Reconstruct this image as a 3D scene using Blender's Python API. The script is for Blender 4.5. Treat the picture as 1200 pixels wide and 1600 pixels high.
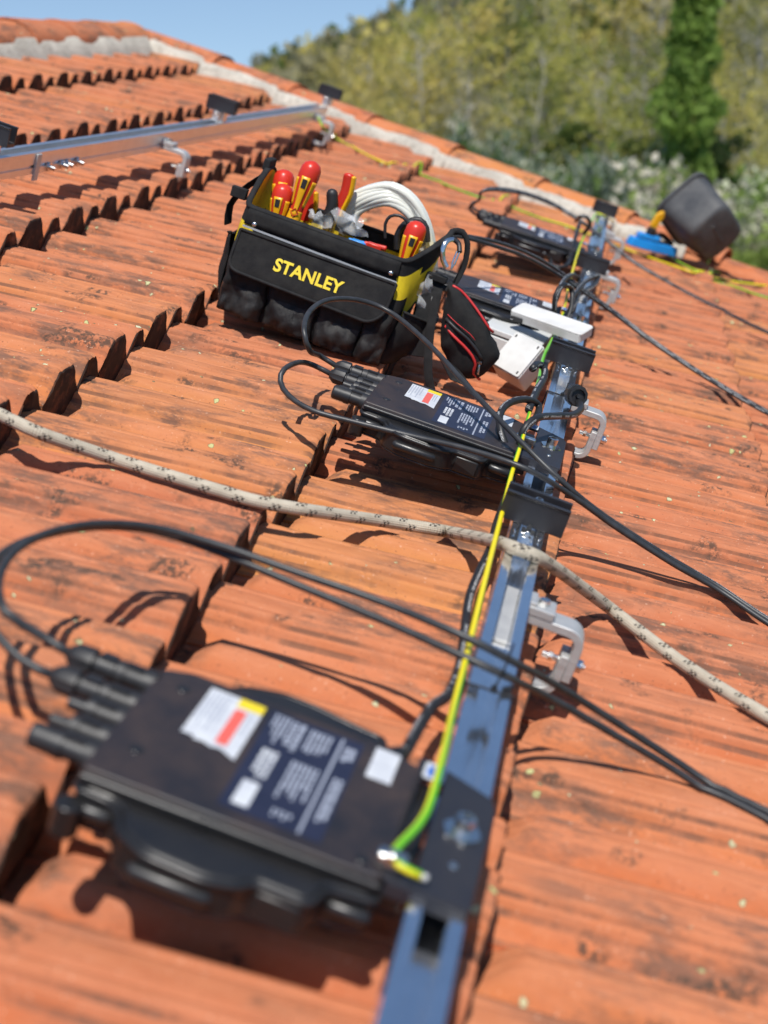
import bpy, bmesh, math, random
from mathutils import Vector, Matrix, noise, Euler
R = math.radians
random.seed(7)
for o in list(bpy.data.objects): bpy.data.objects.remove(o)
SC = bpy.context.scene
COL = SC.collection

# ------------------------------------------------------------------ camera, light
# roof frame: x = down the slope, y = along the courses (away), z = normal to the roof
SLOPE, EYE = R(17.5), 0.66
ROOF = Matrix.Rotation(SLOPE, 4, 'Y')
PITCH, YAW = R(18.778), R(10.007)
cam_d = bpy.data.cameras.new('camera'); cam = bpy.data.objects.new('camera', cam_d); COL.objects.link(cam)
cam.location = ROOF @ Vector((0, 0, EYE))
cam.rotation_euler = (R(90) - PITCH, 0, YAW)
cam_d.sensor_fit = 'VERTICAL'; cam_d.sensor_height = 36; cam_d.lens = 49.5
cam_d.clip_start = 0.02; cam_d.clip_end = 8000
cam_d.dof.use_dof = True; cam_d.dof.focus_distance = 2.2; cam_d.dof.aperture_fstop = 3.8
SC.camera = cam

SUN_L = (ROOF.to_3x3() @ Vector((-0.24, -0.50, 1.0))).normalized()      # towards the sun
w = bpy.data.worlds.new('World'); SC.world = w; w.use_nodes = True
nt = w.node_tree; sky = nt.nodes.new('ShaderNodeTexSky'); sky.sky_type = 'NISHITA'; sky.sun_disc = False
sky.sun_elevation = math.asin(SUN_L.z); sky.sun_rotation = math.atan2(SUN_L.x, SUN_L.y)
sky.air_density = 1.2; sky.dust_density = 0.0; sky.ozone_density = 2.0; sky.altitude = 1500
bg = nt.nodes['Background']; bg.inputs[1].default_value = 0.13
geo = nt.nodes.new('ShaderNodeTexCoord'); ad = nt.nodes.new('ShaderNodeVectorMath'); ad.operation = 'ADD'; ad.inputs[1].default_value = (0, 0, .17)
nm = nt.nodes.new('ShaderNodeVectorMath'); nm.operation = 'NORMALIZE'
nt.links.new(geo.outputs['Generated'], ad.inputs[0]); nt.links.new(ad.outputs[0], nm.inputs[0]); nt.links.new(nm.outputs[0], sky.inputs[0])
nt.links.new(sky.outputs[0], bg.inputs[0])
sl = bpy.data.lights.new('sun', 'SUN'); sl.energy = 5.0; sl.angle = R(0.53); sl.color = (1, 0.955, 0.89)
so = bpy.data.objects.new('sun', sl); COL.objects.link(so)
so.rotation_euler = SUN_L.to_track_quat('Z', 'Y').to_euler()
SC.view_settings.view_transform = 'Standard'; SC.view_settings.look = 'None'
SC.view_settings.exposure = 0.0; SC.view_settings.gamma = 1.0
SC.render.engine = 'CYCLES'
SC.cycles.max_bounces = 5; SC.cycles.diffuse_bounces = 3; SC.cycles.transparent_max_bounces = 6; SC.cycles.use_denoising = True; SC.cycles.use_adaptive_sampling = True; SC.cycles.adaptive_threshold = .02
SC.cycles.sample_clamp_indirect = 6

# ------------------------------------------------------------------ survey helpers
_F = Vector((-math.sin(YAW), math.cos(YAW), 0)); _Rt = Vector((math.cos(YAW), math.sin(YAW), 0)); _U = Vector((0, 0, 1))
_fw = math.cos(PITCH) * _F - math.sin(PITCH) * _U; _dn = -math.sin(PITCH) * _F - math.cos(PITCH) * _U
_RI = ROOF.inverted().to_3x3()
def ray(px, py):
    return (_Rt * (px - 600) + _dn * (py - 800) + _fw * 2200)
def at(px, py, h=0.0):           # roof-frame point of height h seen in direction (px, py) of the survey photo
    d = _RI @ ray(px, py); t = (h - EYE) / d.z
    return Vector((d.x * t, d.y * t, h))
def atu(px, py, u):              # roof-frame point in the upright plane y = u
    d = _RI @ ray(px, py); t = u / d.y
    return Vector((d.x * t, u, EYE + d.z * t))
def ground_pt(px, dist, z):
    d = ray(px, 60); d.z = 0; d.normalize()
    c = cam.location
    return Vector((c.x + d.x * dist, c.y + d.y * dist, z))

# ------------------------------------------------------------------ materials
def mat(name, col=(.5, .5, .5), rough=.5, metal=0.0, spec=.5):
    m = bpy.data.materials.new(name); m.use_nodes = True
    b = m.node_tree.nodes['Principled BSDF']
    b.inputs['Base Color'].default_value = (*col, 1); b.inputs['Roughness'].default_value = rough
    b.inputs['Metallic'].default_value = metal; b.inputs['Specular IOR Level'].default_value = spec
    m.diffuse_color = (*col, 1)
    return m
class NT:
    def __init__(s, m): s.m = m; s.t = m.node_tree; s.b = s.t.nodes['Principled BSDF']
    def n(s, typ, **kw):
        x = s.t.nodes.new('ShaderNode' + typ)
        for k, v in kw.items():
            if hasattr(x, k): setattr(x, k, v)
        return x
    def l(s, a, b): s.t.links.new(a, b)
    def inp(s, node, i, v):
        if isinstance(v, bpy.types.NodeSocket): s.l(v, node.inputs[i])
        else: node.inputs[i].default_value = v
    def coord(s, kind='Object'): return s.n('TexCoord').outputs[kind]
    def mapping(s, v, scale=(1, 1, 1), loc=(0, 0, 0)):
        x = s.n('Mapping'); s.l(v, x.inputs[0]); s.inp(x, 1, loc); s.inp(x, 3, scale); return x.outputs[0]
    def noise(s, v, scale=5, detail=4, rough=.55, dist=0):
        x = s.n('TexNoise'); s.l(v, x.inputs['Vector']); x.inputs['Scale'].default_value = scale
        x.inputs['Detail'].default_value = detail; x.inputs['Roughness'].default_value = rough; x.inputs['Distortion'].default_value = dist
        return x.outputs[0]
    def voro(s, v, scale, feature='F1'):
        x = s.n('TexVoronoi'); x.feature = feature; s.l(v, x.inputs['Vector']); x.inputs['Scale'].default_value = scale; return x
    def ramp(s, f, *stops):
        x = s.n('ValToRGB'); s.l(f, x.inputs[0]); e = x.color_ramp.elements
        while len(e) < len(stops): e.new(0.5)
        for i, (p, c) in enumerate(stops):
            e[i].position = p; e[i].color = (c, c, c, 1) if isinstance(c, (int, float)) else (*c, 1)
        return x.outputs[0]
    def mix(s, f, a, b, mode='MIX'):
        x = s.n('MixRGB'); x.blend_type = mode; s.inp(x, 0, f)
        for i, v in ((1, a), (2, b)): s.inp(x, i, v if isinstance(v, bpy.types.NodeSocket) else (*v, 1))
        return x.outputs[0]
    def math(s, op, a, b=0.0, c=0.0):
        x = s.n('Math'); x.operation = op; s.inp(x, 0, a); s.inp(x, 1, b); s.inp(x, 2, c); return x.outputs[0]
    def bump(s, h, strength=.3, dist=.002):
        x = s.n('Bump'); s.l(h, x.inputs['Height']); x.inputs['Strength'].default_value = strength; x.inputs['Distance'].default_value = dist
        s.l(x.outputs[0], s.b.inputs['Normal']); return x
    def col(s, c): s.l(c, s.b.inputs['Base Color'])
    def rough(s, c): s.l(c, s.b.inputs['Roughness'])

def rnd_vec(k):      # object coordinates shifted by a per-object random amount
    info = k.n('ObjectInfo'); v = k.n('VectorMath'); v.operation = 'ADD'
    c = k.n('CombineXYZ'); m1 = k.math('MULTIPLY', info.outputs['Random'], 37.0); m2 = k.math('MULTIPLY', info.outputs['Random'], 91.0)
    k.l(m1, c.inputs[0]); k.l(m2, c.inputs[1]); k.l(m1, c.inputs[2])
    k.l(k.coord(), v.inputs[0]); k.l(c.outputs[0], v.inputs[1])
    return v.outputs[0], info.outputs['Random']

def terracotta(name, dirt_shade):
    m = mat(name, (.5, .16, .06), .82, 0, .25); k = NT(m)
    v, rnd = rnd_vec(k)
    tone = k.ramp(rnd, (0, (.48, .140, .052)), (.3, (.53, .162, .056)), (.55, (.45, .128, .052)), (.75, (.54, .180, .058)), (.9, (.56, .225, .060)), (1, (.47, .148, .068)))
    n1 = k.noise(k.mapping(v, (1, 2, 2)), 9, 4, .62)
    c = k.mix(k.ramp(n1, (.40, 0), (.70, .75)), tone, (.54, .222, .122))
    n2 = k.noise(k.mapping(v, (1, 1.3, 1.3), (4, 2, 7)), 48, 3, .7)
    c = k.mix(k.ramp(n2, (.54, .0), (.76, .30)), c, (.33, .105, .055))
    c = k.mix(k.ramp(n2, (.26, .25), (.40, .0)), c, (.70, .35, .21))
    # the raised ribs are the weathered part of each tile: dusty brown with fine drag lines
    oy = k.n('SeparateXYZ'); k.l(k.coord(), oy.inputs[0]); y = oy.outputs[1]
    edge = k.math('MULTIPLY_ADD', n1, .022, -.011)
    t1 = k.math('ADD', k.math('ABSOLUTE', k.math('SUBTRACT', y, .058)), edge); t2 = k.math('ADD', k.math('ABSOLUTE', k.math('SUBTRACT', y, .163)), edge)
    top = k.math('MAXIMUM', k.ramp(t1, (.022, 1), (.040, 0)), k.ramp(t2, (.012, 1), (.026, 0)))
    ln = k.noise(k.mapping(v, (.10, 1, 1), (1, 6, 2)), 150, 2, .6)
    tc = k.mix(k.ramp(ln, (.34, 0), (.66, 1)), (.52, .205, .102), (.43, .150, .072))
    c = k.mix(k.math('MULTIPLY', top, k.ramp(n1, (.30, .75), (.66, .30))), c, tc)
    # grey-brown grime that runs down the slope, in patches
    n3 = k.noise(k.mapping(v, (1, 2.6, 2.6), (9, 9, 1)), 15, 4, .74)
    big = k.noise(k.mapping(v, (.7, 1.5, 1), (3, 1, 2)), 7, 1)
    stain = k.math('MULTIPLY', k.ramp(n3, (.44, 0), (.60, 1)), k.ramp(big, (.45, 0), (.60, 1)))
    c = k.mix(k.math('MULTIPLY', stain, .85), c, (.165, .088, .060))
    # black algae blotches, ragged
    n4 = k.noise(v, 110, 3, .75); big2 = k.noise(k.mapping(v, (1, 1.5, 1), (7, 5, 2)), 13, 2)
    blot = k.math('MULTIPLY', k.ramp(n4, (.44, 0), (.54, 1)), k.ramp(big2, (.60, 0), (.67, 1)))
    c = k.mix(k.math('MULTIPLY', blot, .82), c, (.05, .042, .032))
    sp = k.noise(v, 240, 1, .6)
    c = k.mix(k.ramp(sp, (.70, 0), (.77, .5)), c, (.74, .46, .32))
    c = k.mix(k.ramp(sp, (.25, .6), (.31, 0)), c, (.16, .06, .035))
    # lichen rosettes: pale yellow-green with a dark rim
    wob = k.n('VectorMath'); wob.operation = 'ADD'; nz = k.n('TexNoise'); k.l(v, nz.inputs['Vector']); nz.inputs['Scale'].default_value = 90
    sc = k.n('VectorMath'); sc.operation = 'SCALE'; k.l(nz.outputs['Color'], sc.inputs[0]); sc.inputs['Scale'].default_value = .010
    k.l(v, wob.inputs[0]); k.l(sc.outputs[0], wob.inputs[1])
    clus = k.ramp(k.noise(k.mapping(v, (1, 1, 1), (5, 8, 3)), 7, 1), (.48, 0), (.70, .34))
    for scale, dens, size in ((30, .985, .14), (66, .99, .20)):
        vo = k.voro(wob.outputs[0], scale)
        sep = k.n('SeparateColor'); k.l(vo.outputs['Color'], sep.inputs[0])
        pick = k.math('GREATER_THAN', k.math('ADD', sep.outputs[0], clus), dens)
        rad = k.math('MULTIPLY_ADD', sep.outputs[1], size, .055)
        inside = k.math('MULTIPLY', k.math('LESS_THAN', vo.outputs['Distance'], rad), pick)
        rim = k.math('MULTIPLY', k.math('LESS_THAN', vo.outputs['Distance'], k.math('MULTIPLY', rad, 1.22)), pick)
        c = k.mix(rim, c, (.17, .12, .06))
        lc = k.mix(sep.outputs[2], (.46, .45, .19), (.55, .52, .35))
        c = k.mix(inside, c, lc)
    if dirt_shade == 2:
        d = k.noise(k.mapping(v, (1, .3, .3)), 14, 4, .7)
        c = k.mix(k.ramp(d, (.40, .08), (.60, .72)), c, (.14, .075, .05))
    elif dirt_shade:
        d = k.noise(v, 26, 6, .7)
        c = k.mix(k.ramp(d, (.30, .6), (.50, 1)), c, (.038, .022, .016))  # front step faces: mossy dirt, plus their shade painted into the colour
    k.col(c)
    fine = n4; mid = k.noise(k.mapping(v, (.6, 3, 3)), 22, 3, .65)
    h = k.math('MULTIPLY_ADD', fine, .35, k.math('MULTIPLY', mid, .9))
    k.bump(h, .32, .003)
    k.rough(k.ramp(n1, (.3, .74), (.7, .9)))
    return m
M = {}
M['tile'] = terracotta('terracotta', False)
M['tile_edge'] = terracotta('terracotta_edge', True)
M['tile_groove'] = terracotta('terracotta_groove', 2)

def noisy(name, c1, c2, scale, rough=.6, bump=0.3, bdist=.002, metal=0, fine=None, spec=.4, stretch=(1, 1, 1), lo=.35, hi=.65):
    m = mat(name, c1, rough, metal, spec); k = NT(m); v = k.mapping(k.coord(), stretch)
    n = k.noise(v, scale, 6, .62)
    k.col(k.mix(k.ramp(n, (lo, 0), (hi, 1)), c1, c2))
    if bump: k.bump(k.noise(v, fine or scale * 4, 5, .65), bump, bdist)
    return m
m = mat('mortar', (.6, .55, .47), .92, 0, .2); k = NT(m); v = k.coord()
n1 = k.noise(k.mapping(v, (1, 1, 1)), 9, 5, .65); n2 = k.noise(k.mapping(v, (5, 5, 1.2)), 16, 5, .7)
c = k.mix(k.ramp(n1, (.36, 0), (.66, 1)), (.58, .535, .455), (.40, .365, .31)); c = k.mix(k.ramp(n2, (.50, 0), (.68, .8)), c, (.20, .17, .135)); k.col(c)
k.bump(k.noise(v, 60, 5, .7), .6, .006); M['mortar'] = m
M['render'] = noisy('wall_render', (.62, .57, .48), (.5, .46, .39), 3, .9, .3, .004)
M['deck'] = mat('roof_underlay', (.05, .035, .03), .9)

def dusty(name, base, dust, rough, amt=.5, spec=.5):
    m = mat(name, base, rough, 0, spec); k = NT(m); v = k.coord()
    n = k.noise(v, 14, 6, .65); f = k.noise(v, 420, 3, .6)
    a = k.math('MULTIPLY', k.ramp(n, (.35, 0), (.75, 1)), amt)
    a2 = k.math('MULTIPLY', k.ramp(f, (.62, 0), (.72, 1)), amt * 1.2)
    c = k.mix(a, base, dust); c = k.mix(a2, c, dust); k.col(c)
    k.rough(k.ramp(n, (.3, rough), (.8, min(1, rough + .22))))
    k.bump(f, .12, .0006)
    return m
M['lid'] = dusty('inverter_lid_paint', (.014, .0135, .017), (.11, .066, .048), .40, .40)
M['black'] = dusty('black_plastic', (.012, .012, .013), (.05, .045, .04), .23, .2)
M['blackmatte'] = dusty('black_plastic_matte', (.016, .016, .018), (.05, .046, .042), .40, .25)
M['anod'] = dusty('black_anodised', (.014, .014, .018), (.05, .05, .05), .33, .2, .6)
M['plate'] = dusty('bracket_paint', (.018, .019, .026), (.06, .05, .045), .36, .2)
M['rubber'] = dusty('bucket_rubber', (.040, .043, .048), (.16, .16, .155), .55, .55)
def alu(name, col, rough, streak):
    m = mat(name, col, rough, 1.0); k = NT(m); v = k.mapping(k.coord(), streak)
    n = k.noise(v, 6, 7, .7); n2 = k.noise(k.coord(), 30, 4, .6)
    k.rough(k.ramp(n, (.3, max(.04, rough - .09)), (.72, rough + .16)))
    k.col(k.mix(k.ramp(n2, (.4, 0), (.8, .5)), col, tuple(x * .78 for x in col)))
    k.bump(k.noise(v, 40, 3), .05, .0006)
    return m
M['rail'] = alu('rail_aluminium', (.95, .96, .97), .12, (30, .6, 30))
M['raildull'] = alu('weathered_rail_aluminium', (.78, .78, .79), .36, (30, .6, 30))
M['cast'] = alu('hook_aluminium', (.60, .60, .59), .62, (8, 30, 30))
M['cast'].node_tree.nodes['Principled BSDF'].inputs['Metallic'].default_value = .75
M['steel'] = alu('bolt_steel', (.72, .72, .70), .2, (3, 3, 3))

def fabric(name, c1, c2, rough=.85, scale=900):
    m = mat(name, c1, rough, 0, .25); k = NT(m); v = k.coord()
    wx = k.n('TexWave'); wx.bands_direction = 'X'; k.l(v, wx.inputs[0]); wx.inputs['Scale'].default_value = scale * .35
    wz = k.n('TexWave'); wz.bands_direction = 'Z'; k.l(v, wz.inputs[0]); wz.inputs['Scale'].default_value = scale * .35
    wv = k.math('MULTIPLY', wx.outputs[1], wz.outputs[1])
    n = k.noise(v, 38, 6, .65); f = k.noise(v, 500, 3, .7)
    c = k.mix(k.ramp(n, (.4, 0), (.75, .8)), c1, c2); c = k.mix(k.ramp(f, (.55, 0), (.75, .5)), c, c2)
    k.col(c); h = k.math('MULTIPLY_ADD', n, 3.5, wv); k.bump(h, .35, .0012)
    return m
M['canvas'] = fabric('black_canvas', (.011, .011, .012), (.030, .029, .027))
M['pvc'] = fabric('black_coated_canvas', (.013, .013, .014), (.055, .052, .048), .40)
M['webbing'] = fabric('black_webbing', (.014, .014, .015), (.035, .035, .035), .8, 1500)
M['yfab'] = fabric('yellow_canvas', (.75, .56, .02), (.55, .40, .02), .75)
M['rfab'] = mat('red_piping', (.55, .03, .03), .5)
M['print_y'] = mat('yellow_print', (.80, .60, .03), .55)
M['reflect'] = mat('grey_reflective_tape', (.42, .42, .42), .35, .3)
M['redpl'] = noisy('red_plastic', (.62, .035, .018), (.52, .03, .016), 20, .32, .1, .0008)
M['yelpl'] = noisy('yellow_plastic', (.80, .42, .012), (.74, .36, .01), 20, .34, .1, .0008)
M['bluepl'] = noisy('blue_plastic', (.015, .27, .72), (.015, .22, .62), 12, .35, .1, .001)
M['white'] = noisy('white_plastic', (.68, .68, .66), (.56, .55, .53), 16, .45, .05, .0008)
M['greypl'] = noisy('pale_grey_plastic', (.60, .61, .60), (.54, .55, .54), 9, .45, .05, .0008)
M['navy'] = noisy('navy_label', (.016, .019, .040), (.022, .025, .05), 40, .38, .05, .0003)
M['paper'] = noisy('label_white', (.62, .64, .66), (.50, .52, .56), 60, .45, .05, .0003)
M['ltext'] = mat('label_print', (.34, .37, .44), .5)
M['lyel'] = mat('label_yellow', (.75, .58, .02), .45)
M['lred'] = mat('label_red', (.70, .12, .09), .45)
M['lblue'] = mat('label_blue', (.05, .16, .5), .45)
m = mat('clear_bag', (.85, .87, .88), .15); m.node_tree.nodes['Principled BSDF'].inputs['Alpha'].default_value = .26
M['clear'] = m
m = mat('translucent_hose', (.74, .74, .66), .22); m.node_tree.nodes['Principled BSDF'].inputs['Transmission Weight'].default_value = .08
m.node_tree.nodes['Principled BSDF'].inputs['Subsurface Weight'].default_value = .3; m.node_tree.nodes['Principled BSDF'].inputs['Subsurface Radius'].default_value = (.01, .01, .01)
M['hose'] = m
# cable with printed marks, UV.x = metres along, UV.y = turns round
def cable_mat(name, base, rough, printed):
    m = mat(name, base, rough, 0, .45); k = NT(m); uv = k.coord('UV')
    sep = k.n('SeparateXYZ'); k.l(uv, sep.inputs[0])
    n = k.noise(k.coord(), 60, 4); c = k.mix(k.ramp(n, (.4, 0), (.8, .6)), base, tuple(x * 1.8 + .01 for x in base))
    if printed:
        g = k.noise(k.mapping(uv, (420, 30, 1)), 1.0, 1)
        run = k.noise(k.mapping(uv, (26, 0, 1)), 1.0, 1)
        band = k.math('LESS_THAN', k.math('ABSOLUTE', k.math('SUBTRACT', k.math('FRACT', k.math('MULTIPLY_ADD', sep.outputs[0], .35, sep.outputs[1])), .5)), .05)
        t = k.math('MULTIPLY', k.math('GREATER_THAN', g, .5), k.math('GREATER_THAN', run, .46))
        c = k.mix(k.math('MULTIPLY', k.math('MULTIPLY', t, band), .7), c, (.6, .6, .6))
    k.col(c); k.bump(k.noise(k.coord(), 300, 3), .1, .0006)
    return m
M['cable'] = cable_mat('black_cable', (.026, .027, .029), .42, True)
M['trunk'] = cable_mat('black_trunk_cable', (.014, .014, .015), .45, True)
M['tie'] = mat('black_nylon', (.012, .012, .012), .35)
def earth_mat():
    m = mat('earth_wire', (.7, .6, .02), .35); k = NT(m); uv = k.coord('UV'); sep = k.n('SeparateXYZ'); k.l(uv, sep.inputs[0])
    ph = k.math('FRACT', k.math('ADD', k.math('MULTIPLY_ADD', sep.outputs[0], .52, sep.outputs[1]), .5))
    k.col(k.mix(k.ramp(ph, (.46, 0), (.5, 1)), (.14, .50, .025), (.80, .66, .01)))
    return m
M['earth'] = earth_mat()
def rope_mat():
    m = mat('rope', (.55, .5, .42), .9, 0, .15); k = NT(m); uv = k.coord('UV'); sep = k.n('SeparateXYZ'); k.l(uv, sep.inputs[0])
    x, y = sep.outputs[0], sep.outputs[1]
    a = k.math('SINE', k.math('MULTIPLY', k.math('MULTIPLY_ADD', x, 170, k.math('MULTIPLY', y, 9)), 6.283))
    b = k.math('SINE', k.math('MULTIPLY', k.math('MULTIPLY_ADD', x, -170, k.math('MULTIPLY', y, 9)), 6.283))
    h = k.math('MULTIPLY', a, b)
    # tracer yarns: clusters of dark stitches every 42 mm, three rows round the rope
    y3 = k.math('MULTIPLY', y, 3.0); fy = k.math('MULTIPLY', k.math('SUBTRACT', k.math('FRACT', y3), .5), .0174)
    fx = k.math('MULTIPLY', k.math('SUBTRACT', k.math('FRACT', k.math('MULTIPLY_ADD', k.math('FLOOR', y3), .4, k.math('DIVIDE', x, .045))), .5), .045)
    sx = k.math('MULTIPLY_ADD', fy, -.55, fx)
    par = k.math('LESS_THAN', k.math('MODULO', k.math('ADD', k.math('FLOOR', k.math('DIVIDE', k.math('ADD', sx, 1.0), .0034)), k.math('FLOOR', k.math('DIVIDE', k.math('ADD', fy, 1.0), .0034))), 2.0), .5)
    reg = k.math('MULTIPLY', k.math('LESS_THAN', k.math('ABSOLUTE', sx), .0066), k.math('LESS_THAN', k.math('ABSOLUTE', fy), .0076))
    tr = k.math('MULTIPLY', par, reg)
    n = k.noise(k.coord(), 60, 5); c = k.mix(k.ramp(n, (.35, 0), (.7, 1)), (.56, .495, .39), (.45, .395, .305))
    c = k.mix(k.ramp(h, (0, .28), (.4, 0)), c, (.34, .30, .23))
    c = k.mix(k.math('MULTIPLY', tr, .93), c, (.045, .04, .037)); k.col(c)
    k.bump(h, .45, .0012)
    return m
M['rope'] = rope_mat()

def leaf_mat(name, c1, c2, trans=.45):
    m = mat(name, c1, .6, 0, .25); k = NT(m)
    info = k.n('ObjectInfo'); n = k.noise(k.coord('Object'), .9, 4); n2 = k.noise(k.coord('Object'), 9, 2)
    f = k.math('MULTIPLY_ADD', n2, .5, k.math('MULTIPLY', n, .6))
    c = k.mix(k.ramp(f, (.35, 0), (.72, 1)), c1, c2)
    c = k.mix(1.0, c, k.ramp(info.outputs['Random'], (0, (.34, .42, .36)), (.3, (.72, .80, .55)), (.6, (1.0, .98, .85)), (1, (1.0, .90, .82))), 'MULTIPLY'); k.col(c)
    tr = k.n('BsdfTranslucent'); k.l(c, tr.inputs[0]); mx = k.n('MixShader'); mx.inputs[0].default_value = trans
    out = k.t.nodes['Material Output']; k.l(k.b.outputs[0], mx.inputs[1]); k.l(tr.outputs[0], mx.inputs[2]); k.l(mx.outputs[0], out.inputs[0])
    return m
M['leaf_olive'] = leaf_mat('olive_spring_leaves', (.48, .44, .11), (.68, .61, .22))
M['leaf_green'] = leaf_mat('fresh_green_leaves', (.21, .32, .075), (.35, .46, .14))
M['leaf_dark'] = leaf_mat('dark_green_leaves', (.06, .10, .025), (.12, .18, .045))
M['leaf_grey'] = leaf_mat('grey_green_leaves', (.24, .24, .14), (.36, .34, .22))
M['blossom'] = leaf_mat('white_blossom', (.50, .50, .44), (.66, .64, .58), .2)
M['bark'] = noisy('bark', (.22, .19, .16), (.34, .31, .27), 4, .9, .5, .02)
M['barkpale'] = noisy('pale_bark', (.50, .47, .42), (.36, .33, .29), 3, .9, .5, .02)
M['grass'] = noisy('meadow', (.055, .095, .02), (.11, .13, .035), .35, .95, .4, .05)
M['forest'] = noisy('far_forest_floor', (.05, .065, .022), (.09, .085, .04), .2, .95, .4, .1)

# ------------------------------------------------------------------ mesh helpers
class MB:
    def __init__(s): s.v = []; s.f = []; s.m = []; s.uv = {}
    def add(s, verts, faces, mi=0):
        b = len(s.v); s.v += [tuple(p) for p in verts]
        for f in faces: s.f.append(tuple(b + i for i in f)); s.m.append(mi)
        return b
    def box(s, c, d, mi=0, rot=None, taper=(1, 1)):
        P = []
        for z in (-.5, .5):
            tx, ty = taper if z > 0 else (1, 1)
            for x, y in ((-.5, -.5), (.5, -.5), (.5, .5), (-.5, .5)):
                p = Vector((x * d[0] * tx, y * d[1] * ty, z * d[2]))
                if rot: p = rot @ p
                P.append(p + Vector(c))
        s.add(P, [(3, 2, 1, 0), (4, 5, 6, 7), (0, 1, 5, 4), (1, 2, 6, 5), (2, 3, 7, 6), (3, 0, 4, 7)], mi)
    def prism(s, poly, z0, z1, mi=0, axis='z', mat4=None, top=None):
        n = len(poly); P = []
        top = top or poly
        for pl, z in ((poly, z0), (top, z1)):
            for a, b in pl:
                p = {'z': (a, b, z), 'y': (a, z, b), 'x': (z, a, b)}[axis]
                P.append(mat4 @ Vector(p) if mat4 else Vector(p))
        ar = sum(poly[i][0] * poly[(i + 1) % n][1] - poly[(i + 1) % n][0] * poly[i][1] for i in range(n))
        flip = (ar < 0) ^ (axis == 'y') ^ (z1 < z0)
        F = [tuple(range(n - 1, -1, -1)), tuple(range(n, 2 * n))] + [(i, (i + 1) % n, n + (i + 1) % n, n + i) for i in range(n)]
        if flip: F = [f[::-1] for f in F]
        s.add(P, F, mi)
    def lathe(s, p0, axis, prof, n=16, mi=0, ribs=0):       # prof: (distance along axis, radius)
        axis = Vector(axis).normalized(); a = axis.orthogonal().normalized(); b = axis.cross(a); p0 = Vector(p0); P = []
        for d, r in prof:
            for i in range(n):
                t = 2 * math.pi * i / n; rr = r * (1 - ribs * (i % 2))
                P.append(p0 + axis * d + (a * math.cos(t) + b * math.sin(t)) * rr)
        F = []
        for j in range(len(prof) - 1):
            for i in range(n):
                F.append((j * n + i, j * n + (i + 1) % n, (j + 1) * n + (i + 1) % n, (j + 1) * n + i))
        F.append(tuple(range(n - 1, -1, -1))); k = (len(prof) - 1) * n; F.append(tuple(range(k, k + n)))
        s.add(P, F, mi)
    def cyl(s, p0, p1, r, n=14, mi=0, r1=None):
        d = Vector(p1) - Vector(p0); s.lathe(p0, d, [(0, r), (d.length, r if r1 is None else r1)], n, mi)
    def sphere(s, c, r, n=12, mi=0):
        if isinstance(r, (int, float)): r = (r, r, r)
        P = []; F = []; h = n // 2
        for j in range(h + 1):
            t = math.pi * j / h
            for i in range(n):
                q = 2 * math.pi * i / n; P.append((c[0] + r[0] * math.sin(t) * math.cos(q), c[1] + r[1] * math.sin(t) * math.sin(q), c[2] - r[2] * math.cos(t)))
        for j in range(h):
            for i in range(n): F.append((j * n + i, j * n + (i + 1) % n, (j + 1) * n + (i + 1) % n, (j + 1) * n + i))
        s.add(P, F, mi)
    def tube(s, pts, r, n=10, mi=0, flat=None, closed=False, taper=None):
        pts = [Vector(p) for p in pts]; m = len(pts); t0 = None; P = []; F = []; L = 0; uvs = []
        up = None
        for j, p in enumerate(pts):
            if closed: t = (pts[(j + 1) % m] - pts[j - 1])
            else: t = pts[min(j + 1, m - 1)] - pts[max(j - 1, 0)]
            t.normalize()
            if up is None: up = (t.orthogonal() if not flat else (Vector(flat) - t * t.dot(Vector(flat)))).normalized()
            else: up = (up - t * t.dot(up)).normalized()
            sd = t.cross(up)
            if j: L += (p - pts[j - 1]).length
            rr = r[j] if isinstance(r, (list, tuple)) and not flat else r
            for i in range(n):
                q = 2 * math.pi * i / n
                if flat: P.append(p + up * math.sin(q) * r[1] + sd * math.cos(q) * r[0])
                else: P.append(p + (up * math.sin(q) + sd * math.cos(q)) * rr)
                uvs.append((L, i / n))
        b = len(s.v)
        rings = m if closed else m - 1
        for j in range(rings):
            for i in range(n):
                j2 = (j + 1) % m; i2 = (i + 1) % n
                F.append((j * n + i, j * n + i2, j2 * n + i2, j2 * n + i))
                s.uv[len(s.f) + len(F) - 1] = (uvs[j * n + i], (uvs[j * n + i][0], (i + 1) / n), (uvs[j2 * n + i][0], (i + 1) / n), uvs[j2 * n + i])
        if not closed: F.append(tuple(range(n - 1, -1, -1))); k = (m - 1) * n; F.append(tuple(range(k, k + n)))
        s.add(P, F, mi)
    def grid(s, fn, nu, nv, mi=0, mifn=None):
        b = len(s.v); F = []
        P = [fn(i / nu, j / nv) for j in range(nv + 1) for i in range(nu + 1)]
        for j in range(nv):
            for i in range(nu):
                a = j * (nu + 1) + i; F.append((a, a + 1, a + nu + 2, a + nu + 1))
        b = len(s.v); s.v += [tuple(p) for p in P]
        for q, f in enumerate(F):
            s.f.append(tuple(b + i for i in f)); s.m.append(mifn((q % nu + .5) / nu, (q // nu + .5) / nv) if mifn else mi)
    def mesh(s, name, mats, smooth=35):
        me = bpy.data.meshes.new(name); me.from_pydata(s.v, [], s.f)
        for x in (mats if isinstance(mats, (list, tuple)) else [mats]): me.materials.append(M[x] if isinstance(x, str) else x)
        me.polygons.foreach_set('material_index', s.m)
        if s.uv:
            ul = me.uv_layers.new(name='UVMap')
            for fi, q in s.uv.items():
                li = me.polygons[fi].loop_start
                for a, c in enumerate(q): ul.data[li + a].uv = c
        if smooth:
            me.polygons.foreach_set('use_smooth', [True] * len(me.polygons)); me.update()
            if smooth < 180: me.set_sharp_from_angle(angle=R(smooth))
        me.update(); return me
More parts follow.
